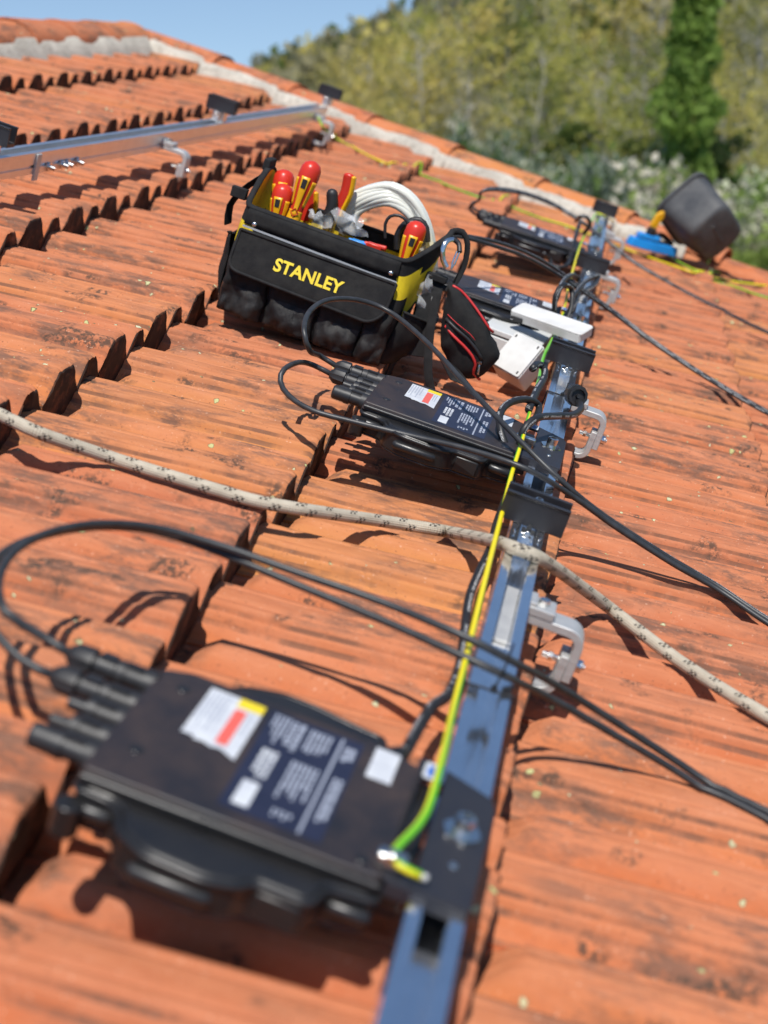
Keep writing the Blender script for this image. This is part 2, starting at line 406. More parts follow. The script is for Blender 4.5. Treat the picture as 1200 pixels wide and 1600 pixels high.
    def build(s, name, mats, parent=None, smooth=35, bevel=0, solid=0, loc=None):
        o = bpy.data.objects.new(name, s.mesh(name, mats, smooth)); COL.objects.link(o)
        if solid: q = o.modifiers.new('thickness', 'SOLIDIFY'); q.thickness = solid; q.offset = 0
        if bevel:
            q = o.modifiers.new('bevel', 'BEVEL'); q.width = bevel; q.segments = 2; q.limit_method = 'ANGLE'; q.angle_limit = R(40)
        if parent: o.parent = parent
        elif loc is not None: o.matrix_world = loc
        return o
def tag(o, label, cat, group=None, kind=None):
    if label: o['label'] = label
    if cat: o['category'] = cat
    if group: o['group'] = group
    if kind: o['kind'] = kind
    return o
def empty(name, M4, label=None, cat=None, group=None):
    o = bpy.data.objects.new(name, None); COL.objects.link(o); o.empty_display_size = .05; o.matrix_world = M4
    return tag(o, label, cat, group)
def on_roof(x, y, z=0, rz=0): return ROOF @ Matrix.Translation((x, y, z)) @ Matrix.Rotation(rz, 4, 'Z')
def copy_tree(o, M4=None, parent=None):
    c = o.copy(); COL.objects.link(c)
    if parent: c.parent = parent
    if M4 is not None: c.matrix_world = M4
    for ch in list(o.children): copy_tree(ch, None, c)
    return c
def spline(pts, step=.012):
    pts = [Vector(p) for p in pts]; out = []
    P = [pts[0] * 2 - pts[1]] + pts + [pts[-1] * 2 - pts[-2]]
    for i in range(1, len(P) - 2):
        a, b, c, d = P[i - 1:i + 3]; n = max(2, min(60, int((c - b).length / step)))
        for q in range(n):
            t = q / n
            out.append(.5 * ((2 * b) + (c - a) * t + (2 * a - 5 * b + 4 * c - d) * t * t + (3 * b - 3 * c + d - a) * t ** 3))
    out.append(pts[-1]); return out
def sst(x, a, b):
    t = max(0, min(1, (x - a) / (b - a))); return t * t * (3 - 2 * t)
# ------------------------------------------------------------------ the roof
TW, TP, TL = .211, .3665, .415            # tile width, course pitch, tile length
TILT = .043 / TP
VF0 = .125                                # front edge of the course under the rail
RIB, SHORT, PAN = .042, .033, -.042
def rib_at(y):                            # cross-section of one tile: wide tall rib, narrower short rib, tight valleys
    z = PAN
    def bump(d, a, b):                    # flat top, straight flank, soft foot
        t = max(0, min(1, (d - a) / (b - a))); return 1 - (.55 * t + .45 * t * t * (3 - 2 * t))
    z = max(z, PAN + RIB * bump(abs(y - .062), .026, .060))
    z = max(z, PAN + SHORT * bump(abs(y - .166), .015, .041))
    return z
def prof(y, back):
    z = rib_at(y)
    if y > .123: z = PAN + (z - PAN) * back
    for g in (.020, .030, .126):
        z -= .0036 * max(0, 1 - abs(y - g) / .0036)
    for g in (.046, .078, .157, .175): z -= .0018 * max(0, 1 - abs(y - g) / .003)
    return z
YS = sorted(set([0, .005, .010, .0162, .0180, .020, .0220, .0245, .0262, .028, .030, .032, .0342, .038, .0415, .044, .046, .048, .054, .062, .070, .076, .078, .080, .0845, .090, .098, .106, .114, .1195,
                 .1222, .124, .126, .128, .1298, .135, .141, .147, .153, .1555, .157, .1585, .162, .166, .170, .1735, .175, .1765, .181, .188, .195, .202, .207, TW - .001]))
XS = [0, .03, .055, .07, .085, .105, .14, .22, .31, .38, .405, .411]
def make_tile(seed):
    rnd = random.Random(seed); mb = MB(); P = []
    o1 = Vector((seed * 7.3, seed * 3.1, 0)); ny = len(YS)
    warp = rnd.uniform(-.002, .002); chips = [(rnd.uniform(0, TW), rnd.uniform(.006, .018), rnd.uniform(.003, .009)) for _ in range(3)]
    for x in XS:
        back = sst(x, .045, .085)
        for y in YS:
            z = prof(y, back) - TILT * (TL - x) + .0018 * noise.noise(Vector((x * 9, y * 14, 0)) + o1) + warp * (x / TL - .5) * (y / TW - .5) * 4
            if x > .408: z -= .0035
            P.append((x - TL, y, z))
    # front rim: chipped, rounded, then a face down to the course below
    front = []
    for y in YS:
        cut = .0025 * abs(noise.noise(Vector((y * 60, 5, seed)))) + sum(dd * max(0, 1 - abs(y - c) / w) for c, w, dd in chips)
        front.append((y, prof(y, 1), cut))
    for y, z, cut in front: P.append((-.0015 - cut, y, z - .006 - cut * .3))
    nb = len(XS) + 1
    for y, z, cut in front: P.append((-.003 - cut, y, min(z - .012, PAN - .004 + .010 * (z - PAN) / RIB)))
    for y, z, cut in front: P.append((-.007, y, -.112))
    F = []; mi = []
    for j in range(nb + 1):
        for i in range(ny - 1):
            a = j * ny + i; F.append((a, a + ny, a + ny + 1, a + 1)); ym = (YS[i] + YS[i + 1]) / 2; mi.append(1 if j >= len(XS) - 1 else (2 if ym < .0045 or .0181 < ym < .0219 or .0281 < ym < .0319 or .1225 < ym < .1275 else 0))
    b = mb.add(P, F); mb.m = mi
    # side lips
    for idx, flip in ((0, False), (ny - 1, True)):
        q = [j * ny + idx for j in range(len(XS))]; base = len(mb.v)
        mb.v += [(P[k][0], P[k][1], P[k][2] - .012) for k in q]
        for j in range(len(q) - 1):
            f = (q[j], base + j, base + j + 1, q[j + 1]); mb.f.append(f if not flip else f[::-1]); mb.m.append(0)
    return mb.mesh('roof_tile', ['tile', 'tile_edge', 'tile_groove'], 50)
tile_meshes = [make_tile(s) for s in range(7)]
def verge_u(v): return 5.40 - .315 * v
def phase(k): return (.045 if k % 2 else .158) - .062
def vf(k): return VF0 - TP * k
def tile_z(v, u):                         # height of the roof covering in the roof frame
    k = math.floor((VF0 - v) / TP); y = (u - phase(k)) % TW
    return prof(y, 1) - TILT * (vf(k) - v)

roof = empty('tiled_roof', ROOF, 'weathered terracotta tiled roof slope with lichen spots under all the gear', 'roof')
rr = random.Random(3); n_tiles = 0
U_MIN = {}
for k in range(5, -5, -1):
    # nearest tile of this course that could be seen from a step aside
    lo = {5: 2.6, 4: 2.3, 3: 1.75, 2: 1.15, 1: .45, 0: .2, -1: .45, -2: 1.9, -3: 3.3, -4: 4.2}[k]
    j = math.floor((lo - phase(k)) / TW)
    while True:
        u0 = phase(k) + j * TW; j += 1
        if u0 > verge_u(vf(k) - TP / 2) - .02: break
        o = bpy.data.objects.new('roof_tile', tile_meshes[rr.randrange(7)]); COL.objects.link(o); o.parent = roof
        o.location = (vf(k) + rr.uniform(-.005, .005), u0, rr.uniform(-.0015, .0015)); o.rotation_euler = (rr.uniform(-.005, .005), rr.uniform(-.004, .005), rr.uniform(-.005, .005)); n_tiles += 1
print('tiles', n_tiles)
V_RIDGE = vf(5) - TP + .02; V_EAVE = vf(-4) + .02
# deck under the tiles and the other slope behind the ridge
mb = MB(); mb.add([(V_RIDGE - .1, -1.5, -.10), (V_EAVE, -1.5, -.10), (V_EAVE, 5.0, -.10), (V_RIDGE - .1, 6.2, -.10)], [(0, 1, 2, 3)])
mb.build('roof_deck', 'deck', roof, 0)
rw = ROOF @ Vector((V_RIDGE - .06, 0, 0)); RI4 = ROOF.inverted()
mb = MB(); mb.add([RI4 @ Vector(p) for p in ((rw.x, -1.5, rw.z - .03), (rw.x, 6.2, rw.z - .03), (rw.x - 4, 7.4, rw.z - 1.3), (rw.x - 4, -1.5, rw.z - 1.3))], [(0, 1, 2, 3)])
mb.build('back_slope', 'tile', roof, 0)
# verge: mortar upstand with half-round cover tiles
mb = MB(); N = 150
def vp(t): return V_RIDGE + (.40 - V_RIDGE) * t
sec = [(-.035, -.10), (-.014, -.022), (.0, .010), (.03, .020), (.16, .020), (.19, .01), (.2, -.4)]
P = []
for i in range(N + 1):
    v = vp(i / N); u = verge_u(v); k = math.floor((VF0 - v) / TP); lift = -.050 * (vf(k) - v) / TP
    for a, b in sec:
        q = .009 * noise.noise(Vector((v * 9, a * 20, b * 20))) + .004 * noise.noise(Vector((v * 40, a * 60, b * 60))); P.append((v, u + a + q, b + q + lift * .22))
ns = len(sec); mb.add(P, [(i * ns + j, i * ns + j + 1, (i + 1) * ns + j + 1, (i + 1) * ns + j) for i in range(N) for j in range(ns - 1)])
mb.build('verge_mortar', 'mortar', roof, 60)
def half_round(L, r0, r1, seed, flare=.0):
    mb = MB(); P = []; n = 14; xs = [0, .02, .05, L * .4, L * .8, L - .01, L]
    for x in xs:
        r = r0 + (r1 - r0) * x / L + (flare if x < .04 else 0)
        for th in (0, .011):
            for i in range(n + 1):
                q = math.pi * i / n; rr_ = r - th + .002 * noise.noise(Vector((x * 12, q * 3, seed)))
                P.append((x, math.cos(q) * rr_, math.sin(q) * rr_ * .82))
    w = n + 1; F = []
    for j in range(len(xs) - 1):
        a = j * 2 * w; b = a + 2 * w
        for i in range(n): F += [(a + i, b + i, b + i + 1, a + i + 1), (a + w + i, a + w + i + 1, b + w + i + 1, b + w + i)]
    for a in (0, (len(xs) - 1) * 2 * w):
        for i in range(n):
            f = (a + i, a + i + 1, a + w + i + 1, a + w + i); F.append(f if a else f[::-1])
    mb.add(P, F); return mb.mesh('cover_tile', ['tile'], 50)
vm = [half_round(.42, .085, .095, s) for s in range(3)]
ang = math.atan2(-.315, 1)
x = V_RIDGE + .02; i = 0
while x < V_EAVE:
    o = bpy.data.objects.new('verge_tile', vm[i % 3]); COL.objects.link(o); o.parent = roof
    o.location = (x, verge_u(x) + .12, -.008 if x < .3 else -.03); o.scale = (1, 1, .62); o.rotation_euler = (rr.uniform(-.03, .03), R(-1.5) + rr.uniform(-.01, .01), ang + rr.uniform(-.01, .01)); x += .365; i += 1
# ridge: mortar bed and ridge tiles
mb = MB(); sec = [(.16, -.075), (.12, -.02), (.075, .02), (-.075, .02), (-.13, -.03), (-.17, -.12)]; P = []; N = 70
for i in range(N + 1):
    u = 1.6 + (6.05 - 1.6) * i / N
    for a, b in sec:
        q = .005 * noise.noise(Vector((u * 7, a * 15, 3))) if a > 0 else 0; P.append((V_RIDGE + a + q * 2, u, b + q))
ns = len(sec); mb.add(P, [(i * ns + j + 1, i * ns + j, (i + 1) * ns + j, (i + 1) * ns + j + 1) for i in range(N) for j in range(ns - 1)])
mb.build('ridge_mortar', 'mortar', roof, 60)
rmesh = [half_round(.44, .092, .102, s + 9, .010) for s in range(3)]
u = 6.06; i = 0
while u > 1.9:
    o = bpy.data.objects.new('ridge_tile', rmesh[i % 3]); COL.objects.link(o); o.parent = roof
    o.location = (V_RIDGE - .01, u, -.012 + rr.uniform(-.004, .004)); o.scale = (1, 1, .8); o.rotation_euler = (rr.uniform(-.03, .03), rr.uniform(-.012, .012), R(-90) + rr.uniform(-.012, .012)); u -= .385; i += 1
# walls under the roof
mb = MB()
e = ROOF @ Vector((V_EAVE - .25, 0, -.14)); r_ = ROOF @ Vector((V_RIDGE, 0, -.14))
GROUND = -8.6
mb.prism([(e.x, GROUND), (e.x, e.z), (r_.x, r_.z), (r_.x - 3.5, r_.z - 1.15), (r_.x - 3.5, GROUND)], -1.4, 4.95, 0, 'y')
mb.v = [tuple(RI4 @ Vector(p)) for p in mb.v]
mb.build('house_wall', 'render', roof, 0)

# ------------------------------------------------------------------ ground and far land
def land(x, y):
    c = cam.location; dx, dy = x - c.x, y - c.y; d = math.hypot(dx, dy)
    az = math.degrees(math.atan2(dx, dy))           # degrees right of the ridge direction
    z = GROUND
    if d > 45: z -= 22 * sst(d, 60, 260) * sst(-az, 4, 16)                  # falls away on the left
    rise = sst(az, -17, 4)
    z += (9 + 15 * rise) * sst(d, 75, 260) * sst(az, -14, -5)
    z += 1.2 * noise.noise(Vector((x * .02, y * .02, 1)))
    if d > 700: z -= (d - 700) * .03
    return z
mb = MB(); P = []; F = []
rings = [0, 8, 16, 24, 32, 40, 48, 56, 64, 74, 86, 100, 120, 145, 175, 210, 260, 330, 430, 600, 900, 1500, 3000]; NA = 96
for r0 in rings:
    for a in range(NA):
        t = 2 * math.pi * a / NA; X, Y = cam.location.x + r0 * math.sin(t), cam.location.y + r0 * math.cos(t); P.append((X, Y, land(X, Y) if r0 else GROUND))
for j in range(len(rings) - 1):
    for a in range(NA): F.append((j * NA + a, (j + 1) * NA + a, (j + 1) * NA + (a + 1) % NA, j * NA + (a + 1) % NA)) 
mb.add(P, [f[::-1] for f in F]); g = mb.build('ground', 'grass', None, 180); g['kind'] = 'structure'

# ------------------------------------------------------------------ trees
def leaf_cloud(mb, pts, size, rnd, mi=0, tall=1.0):
    for p in pts:
        s = size * rnd.uniform(.6, 1.4)
        a = Vector((rnd.gauss(0, 1), rnd.gauss(0, 1), rnd.gauss(0, .8))).normalized(); b = a.orthogonal().normalized(); c = a.cross(b)
        b = (b * math.cos(s * 99) + c * math.sin(s * 99)); c = a.cross(b)
        p = Vector(p)
        mb.add([p - b * s, p + c * s * .55 * tall, p + b * s, p - c * s * .55 * tall], [(0, 1, 2, 3)], mi)
def branchy(mb, base, top, r, rnd, n, spread, levels=2):
    tips = []
    base = Vector(base); top = Vector(top); axis = top - base
    bend = Vector((rnd.gauss(0, .03), rnd.gauss(0, .03), 0)) * axis.length
    pts = [base + axis * t + bend * math.sin(t * math.pi) for t in (0, .2, .4, .6, .8, 1)]
    mb.tube(pts, [r * (1 - .85 * t) for t in (0, .2, .4, .6, .8, 1)], 7)
    for i in range(n):
        t = rnd.uniform(.28, .95); p = base + axis * t + bend * math.sin(t * math.pi); q = rnd.uniform(0, 6.28)
        l = spread * (1.15 - .7 * t) * rnd.uniform(.6, 1.1)
        e = p + Vector((math.cos(q) * l, math.sin(q) * l, l * rnd.uniform(.35, 1.0)))
        m_ = p.lerp(e, .5) + Vector((0, 0, -l * .06))
        mb.tube([p, m_, e], [r * .32 * (1 - .6 * t), r * .2 * (1 - .6 * t), r * .05], 5); tips.append((m_, l * .5)); tips.append((e, l * .45))
        if levels > 1:
            for _ in range(2):
                e2 = m_ + Vector((rnd.gauss(0, .5), rnd.gauss(0, .5), rnd.uniform(.1, .8))) * l * .6
                mb.tube([m_, m_.lerp(e2, .5), e2], [r * .13, r * .08, r * .03], 4); tips.append((e2, l * .35))
    return tips
def tree_proto(kind, seed):
    rnd = random.Random(seed); T = MB(); C = MB(); h = 10.0
    if kind == 'poplar':
        tips = branchy(T, (0, 0, 0), (0, 0, h * .96), .17, rnd, 26, 1.0)
        pts = []
        for _ in range(5200):
            t = rnd.random() ** .8; z = h * (.08 + .94 * t); rad = 1.25 * (math.sin(min(1, (t * .86 + .10)) * math.pi) ** .42 + .05) * (.75 + .5 * noise.noise(Vector((z * .9, seed, 0))))
            q = rnd.uniform(0, 6.28); rr_ = rad * math.sqrt(rnd.uniform(.15, 1)) * (.8 + .45 * noise.noise(Vector((math.cos(q) * 1.6, math.sin(q) * 1.6, z * 1.3))))
            pts.append((math.cos(q) * rr_, math.sin(q) * rr_, z))
        leaf_cloud(C, pts, .15, rnd)
    else:
        dense = {'wood': 13, 'dark': 60, 'sparse': 10, 'blossom': 26}[kind]; size = {'wood': .12, 'dark': .15, 'sparse': .10, 'blossom': .105}[kind]
        bush = kind == 'blossom'
        if bush:
            tips = []
            for s_ in range(7):
                q = rnd.uniform(0, 6.28); l = rnd.uniform(1.2, 2.6)
                tips += branchy(T, (math.cos(q) * .3, math.sin(q) * .3, 0), (math.cos(q) * l, math.sin(q) * l, rnd.uniform(2.6, 4.4)), .07, rnd, 11, 1.5)
        else: tips = branchy(T, (0, 0, 0), (rnd.gauss(0, .3), rnd.gauss(0, .3), h * .95), .17, rnd, 30, 3.0)
        pts = []; pts2 = []
        for p, s_ in tips:
            for _ in range(dense if not bush else 20):
                d = Vector((rnd.gauss(0, 1), rnd.gauss(0, 1), rnd.gauss(0, .8))) * max(.25, s_ * .42)
                (pts2 if bush and rnd.random() < .36 else pts).append(p + d)
        leaf_cloud(C, pts, size, rnd, 0)
        if bush: leaf_cloud(C, pts2, .11, rnd, 1)
    return T, C
PROTO = {}
for kind, ms, bark, seeds in (('wood', ['leaf_olive'], 'barkpale', (1, 2, 3)), ('dark', ['leaf_dark'], 'bark', (4, 5)), ('green', ['leaf_green'], 'bark', (6,)),
                              ('sparse', ['leaf_grey'], 'barkpale', (7, 8)), ('poplar', ['leaf_green'], 'bark', (9,)), ('blossom', ['blossom', 'leaf_green'], 'bark', (10, 11))):
    PROTO[kind] = []
    for s_ in seeds:
        T, C = tree_proto({'green': 'dark'}.get(kind, kind), s_)
        PROTO[kind].append((T.mesh('trunk', bark, 60), C.mesh('crown', ms, 0)))
tr = random.Random(11)
def tree(name, kind, px, dist, top_y, label, group, width=1.0, sink=0):
    p = ground_pt(px, dist, 0); p.z = land(p.x, p.y) - .15 - sink
    top = cam.location.z + dist * (52 - top_y) / 2200
    hh = {'blossom': 5.2, 'poplar': 10.2}.get(kind, 11.2); s_ = (top - p.z) / hh
    tm, cm = PROTO[kind][tr.randrange(len(PROTO[kind]))]
    e = empty(name, Matrix.Translation(p) @ Matrix.Rotation(tr.uniform(0, 6.28), 4, 'Z') @ Matrix.Diagonal((s_ * width, s_ * width, s_, 1)), label, 'bush' if kind == 'blossom' else 'tree', group)
    for nm, me in (('trunk', tm), ('crown', cm)):
        o = bpy.data.objects.new(nm, me); COL.objects.link(o); o.parent = e
    return e
POS = lambda px: 'at the left end of the wood' if px < 640 else ('above the verge in mid picture' if px < 860 else 'behind the blossom bushes on the right')
# the olive wood, front rows first
k = 0
spots = []
for row, (dist, n, a, b, ty) in enumerate(((56, 6, 690, 1260, 50), (65, 7, 600, 1280, 14), (76, 8, 540, 1290, -20), (90, 10, 520, 1300, -50))):
    for i in range(n):
        px = a + (b - a) * (i + tr.uniform(.15, .85)) / n
        ty2 = ty + tr.uniform(-25, 35)
        edge = 110 - (px - 490) * .62                       # canopy climbs from the left
        spots.append((px, dist + tr.uniform(-3, 3), max(ty2, edge - 20 + tr.uniform(-14, 10)) if px < 760 else ty2, row))
for px, dist, ty, row in spots:
    kind = 'wood' if tr.random() < .82 else 'sparse'
    tree('deciduous_tree', kind, px, dist, ty, 'slim olive-green spring tree in the wood beyond the roof', 'trees of the wood beyond the roof', tr.uniform(.85, 1.15))
for px, dist, ty, lab in ((1015, 52, 175, 'dark evergreen tree just left of the tall bright green poplar'), (1150, 50, 165, 'dark evergreen tree right of the tall bright green poplar'),
                          (880, 57, 150, 'dark evergreen tree above the long blossom bush'), (810, 60, 190, 'small dark evergreen tree between pale bare trunks')):
    tree('evergreen_tree', 'dark', px, dist, ty, lab, 'dark evergreens at the foot of the wood', 1.15)
tree('poplar_tree', 'poplar', 1082, 47, -60, 'tall narrow bright green poplar at the upper right', 'tall trees', .95)
tree('leafy_tree', 'green', 905, 58, 165, 'fresh green leafy tree above the white blossom', 'tall trees', .9)
for px, dist, ty, wd, lab in ((735, 53, 150, .55, 'narrow pale blossom bush left of the grey trunks above the verge'), (790, 52, 150, .6, 'pale blossom bush beside grey trunks above the verge'), (900, 47, 172, 1.0, 'white blossom bush in the middle of the background'), (985, 46, 180, .9, 'white blossom bush directly left of the black bucket'),
                              (1130, 42, 215, 1.1, 'white blossom bush rising behind the black bucket'), (1215, 40, 190, 1.1, 'white blossom bush cut by the right picture edge'), (850, 50, 205, .8, 'low white blossom bush touching the verge line'), (1050, 44, 245, .8, 'low white blossom bush at the foot of the poplar')):
    tree('blossom_bush', 'blossom', px, dist, ty - 8, lab, 'blossoming bushes beyond the roof', wd)
for px, dist, ty, lab in ((700, 50, 190, 'low green shrub behind the verge below the wood'), (1175, 38, 330, 'low green shrub behind the bucket at right'), (940, 43, 290, 'low green shrub under the blossom by the verge')):
    tree('green_shrub', 'green', px, dist, ty, lab, 'green shrubs beyond the verge', 1.5)
# far wooded hill: one mass
rnd = random.Random(5); mb = MB(); cl = []
for _ in range(620):
    px = rnd.uniform(392, 1300); d = rnd.uniform(120, 250); p = ground_pt(px, d, 0); z = land(p.x, p.y)
    hh = rnd.uniform(6, 10); c = p.copy(); c.z = z + hh * .55; mi = rnd.choice((0, 0, 0, 1, 2))
    top = cam.location.z + d * (52 - (82 - (px - 395) * .34 + rnd.uniform(-4, 14))) / 2200
    if px < 760: c.z = top - hh * .6 - (rnd.random() ** 2) * 9
    pts = []
    for _ in range(58):
        v_ = Vector((rnd.gauss(0, 1), rnd.gauss(0, 1), rnd.gauss(0, 1))).normalized() * rnd.uniform(.5, 1); pts.append(c + Vector((v_.x * hh * .42, v_.y * hh * .42, v_.z * hh * .6)))
    leaf_cloud(mb, pts, .85, rnd, mi)
f = mb.build('far_forest', ['leaf_grey', 'leaf_dark', 'leaf_olive'], None, 0); tag(f, 'distant grey-green wooded hillside on the skyline', 'forest', kind='stuff')
mb = MB(); pts = []
for _ in range(9000):
    px = rnd.uniform(560, 1290); d = rnd.uniform(40, 92); p = ground_pt(px, d, 0); p.z = land(p.x, p.y) + abs(rnd.gauss(0, .5)) * (1.0 if d < 48 else 2.0); pts.append(p)
leaf_cloud(mb, pts, .28, rnd, 0); leaf_cloud(mb, [p + Vector((rnd.gauss(0, 1), rnd.gauss(0, 1), .3)) for p in pts[::3]], .25, rnd, 1)
f = mb.build('undergrowth', ['leaf_dark', 'leaf_green'], None, 0); tag(f, 'dark green undergrowth at the foot of the wood', 'undergrowth', kind='stuff')
# ------------------------------------------------------------------ rails
RV, RT = .0705, .070                      # near rail: centre line and height of its top
def rail_profile(wd=.042, hh=.040):
    a = wd / 2
    return [(-a, -hh), (a, -hh), (a, -.031), (a - .003, -.030), (a - .003, -.0255), (a, -.0245), (a, 0), (.0105, 0), (.0105, -.0035), (.0095, -.0035), (.0095, -.023), (-.0095, -.023), (-.0095, -.0035),
            (-.0105, -.0035), (-.0105, 0), (-a, 0), (-a, -.0245), (-a + .003, -.0255), (-a + .003, -.030), (-a, -.031)]
def rail_mesh(name, length, parent, wd=.042, hh=.04, mt='rail'):
    mb = MB(); pr = rail_profile(wd, hh); n = len(pr); segs = max(2, int(length / .25)); P = []
    for j in range(segs + 1):
        for a, b in pr: P.append((a, length * j / segs, b))
    F = [(j * n + i, j * n + (i + 1) % n, (j + 1) * n + (i + 1) % n, (j + 1) * n + i) for j in range(segs) for i in range(n)]
    F = [f[::-1] for f in F]
    mb.add(P, F)
    # the channel is open, so close both ends strip by strip
    for j in (0, segs):
        q = [j * n + i for i in range(n)]
        for f in ((0, 1, 2, 19), (2, 3, 18, 19), (3, 4, 17, 18), (4, 5, 16, 17), (5, 10, 11, 16), (5, 6, 7, 10), (11, 14, 15, 16), (7, 8, 9, 10), (11, 12, 13, 14)):
            mb.f.append(tuple(q[i] for i in (f if j else f[::-1]))); mb.m.append(0)
    return mb.build(name, mt, parent, 0)
near_rail = empty('mounting_rail', on_roof(RV, .35, RT), 'polished aluminium mounting rail running from the foreground under the four inverters', 'mounting rail', 'aluminium mounting rails')
rail_mesh('channel', 4.62, near_rail)
for y in (1.43, 3.45): mb = MB(); mb.box((0, y - .35, -.0205), (.0175, .15, .004)); mb.build('splice_insert', 'cast', near_rail, 0, .0008)
r2a, r2b = at(60, 238, .085), at(510, 168, .085)
R2Y0, R2Y1 = 2.15, r2b.y + .03
R2V = r2a.x - .021 + (R2Y0 - r2a.y) * (r2b.x - r2a.x) / (r2b.y - r2a.y)
R2T = .085
far_rail = empty('mounting_rail', on_roof(R2V, R2Y0, R2T, math.atan2(-(r2b.x - r2a.x), r2b.y - r2a.y)), 'aluminium mounting rail higher up the roof at upper left', 'mounting rail', 'aluminium mounting rails')
rail_mesh('channel', R2Y1 - R2Y0, far_rail, .044, .044, 'raildull')
for px in (72, 103, 115, 140):
    u = at(px, 252, .06).y - R2Y0; mb = MB()
    mb.lathe((.021, u, -.034), (1, 0, 0), [(0, .010), (.006, .010), (.006, .005), (.018, .005)], 12); mb.build('splice_bolt', 'steel', far_rail, 40)
mb = MB(); u = at(60, 258, .06).y - R2Y0; mb.box((.024, u, -.03), (.005, .02, .055)); mb.build('splice_plate', 'cast', far_rail, 0, .001)

def bolt(mb, p, r=.0065, h=.009, mi=0):
    p = Vector(p); mb.lathe(p, (0, 0, 1), [(0, r * 1.9), (.0015, r * 1.9), (.0015, r), (h, r), (h + .0008, r * .85), (h + .0008, r * .52), (h * .45, r * .5)], 18, mi)
# ------------------------------------------------------------------ panel clamps (black U channels)
def make_clamp(label):
    e = empty('panel_clamp', Matrix(), label, 'panel clamp', 'black panel clamps on the rails')
    mb = MB(); L = .084
    sec = [(-.016, 0), (.016, 0), (.016, .034), (.019, .036), (.019, .038), (.0125, .038), (.0125, .008), (-.0125, .008), (-.0125, .038), (-.019, .038), (-.019, .036), (-.016, .034)]
    n = len(sec); P = [(x, a, b) for x in (-L / 2, L / 2) for a, b in sec]
    F = [(i, (i + 1) % n, n + (i + 1) % n, n + i) for i in range(n)]
    for off, fl in ((0, 1), (n, 0)):
        for f in ((0, 1, 6, 7), (1, 2, 5, 6), (2, 3, 4, 5), (7, 8, 11, 0), (8, 9, 10, 11)):
            f = tuple(off + i for i in f); F.append(f[::-1] if fl else f)
    mb.add(P, F); mb.build('clamp_body', 'anod', e, 0, .0008)
    mb = MB(); bolt(mb, (0, 0, .008), .0055, .026); mb.build('bolt', 'steel', e, 40)
    mb = MB(); mb.box((0, -.030, -.005), (.0175, .022, .009)); mb.box((0, -.045, -.005), (.012, .012, .007))
    for s in (-1, 1): mb.tube([(s * .013, -.018, .001), (s * .013, -.042, .002), (s * .017, -.052, .004), (s * .015, -.056, .001)], .0014, 6)
    mb.cyl((0, -.017, .001), (0, -.045, .001), .0035, 10)
    mb.build('channel_nut', 'steel', e, 40, .0006); return e
clamp = make_clamp('black panel clamp on the near rail just behind the climbing rope')
c1 = at(828, 825, RT); clamp.matrix_world = on_roof(RV + .001, c1.y + .016, RT + .0005, R(-1))
for (px, py), lab, rz in (((883, 572), 'black panel clamp on the near rail in front of the white cover', 1), ((914, 421), 'black panel clamp on the near rail between third and fourth inverter', -1), ((938, 334), 'small black panel clamp at the far end of the near rail', 0)):
    p = at(px, py, RT); c = copy_tree(clamp, on_roof(RV, p.y + .016, RT + .0005, R(rz))); c['label'] = lab
for (px, py), lab in (((-6, 247), 'black panel clamp on the upper rail cut by the left picture edge'), ((345, 190), 'black panel clamp in the middle of the upper rail'), ((518, 166), 'black panel clamp at the far end of the upper rail')):
    p = at(px, py, R2T); c = copy_tree(clamp, far_rail.matrix_world @ Matrix.Translation((0, p.y - R2Y0, .028))); c['label'] = lab
    mb = MB(); mb.box((0, 0, -.0135), (.034, .028, .028)); mb.box((0, -.02, -.018), (.018, .03, .018)); mb.build('clamp_post', 'steel', c, 0, .001)

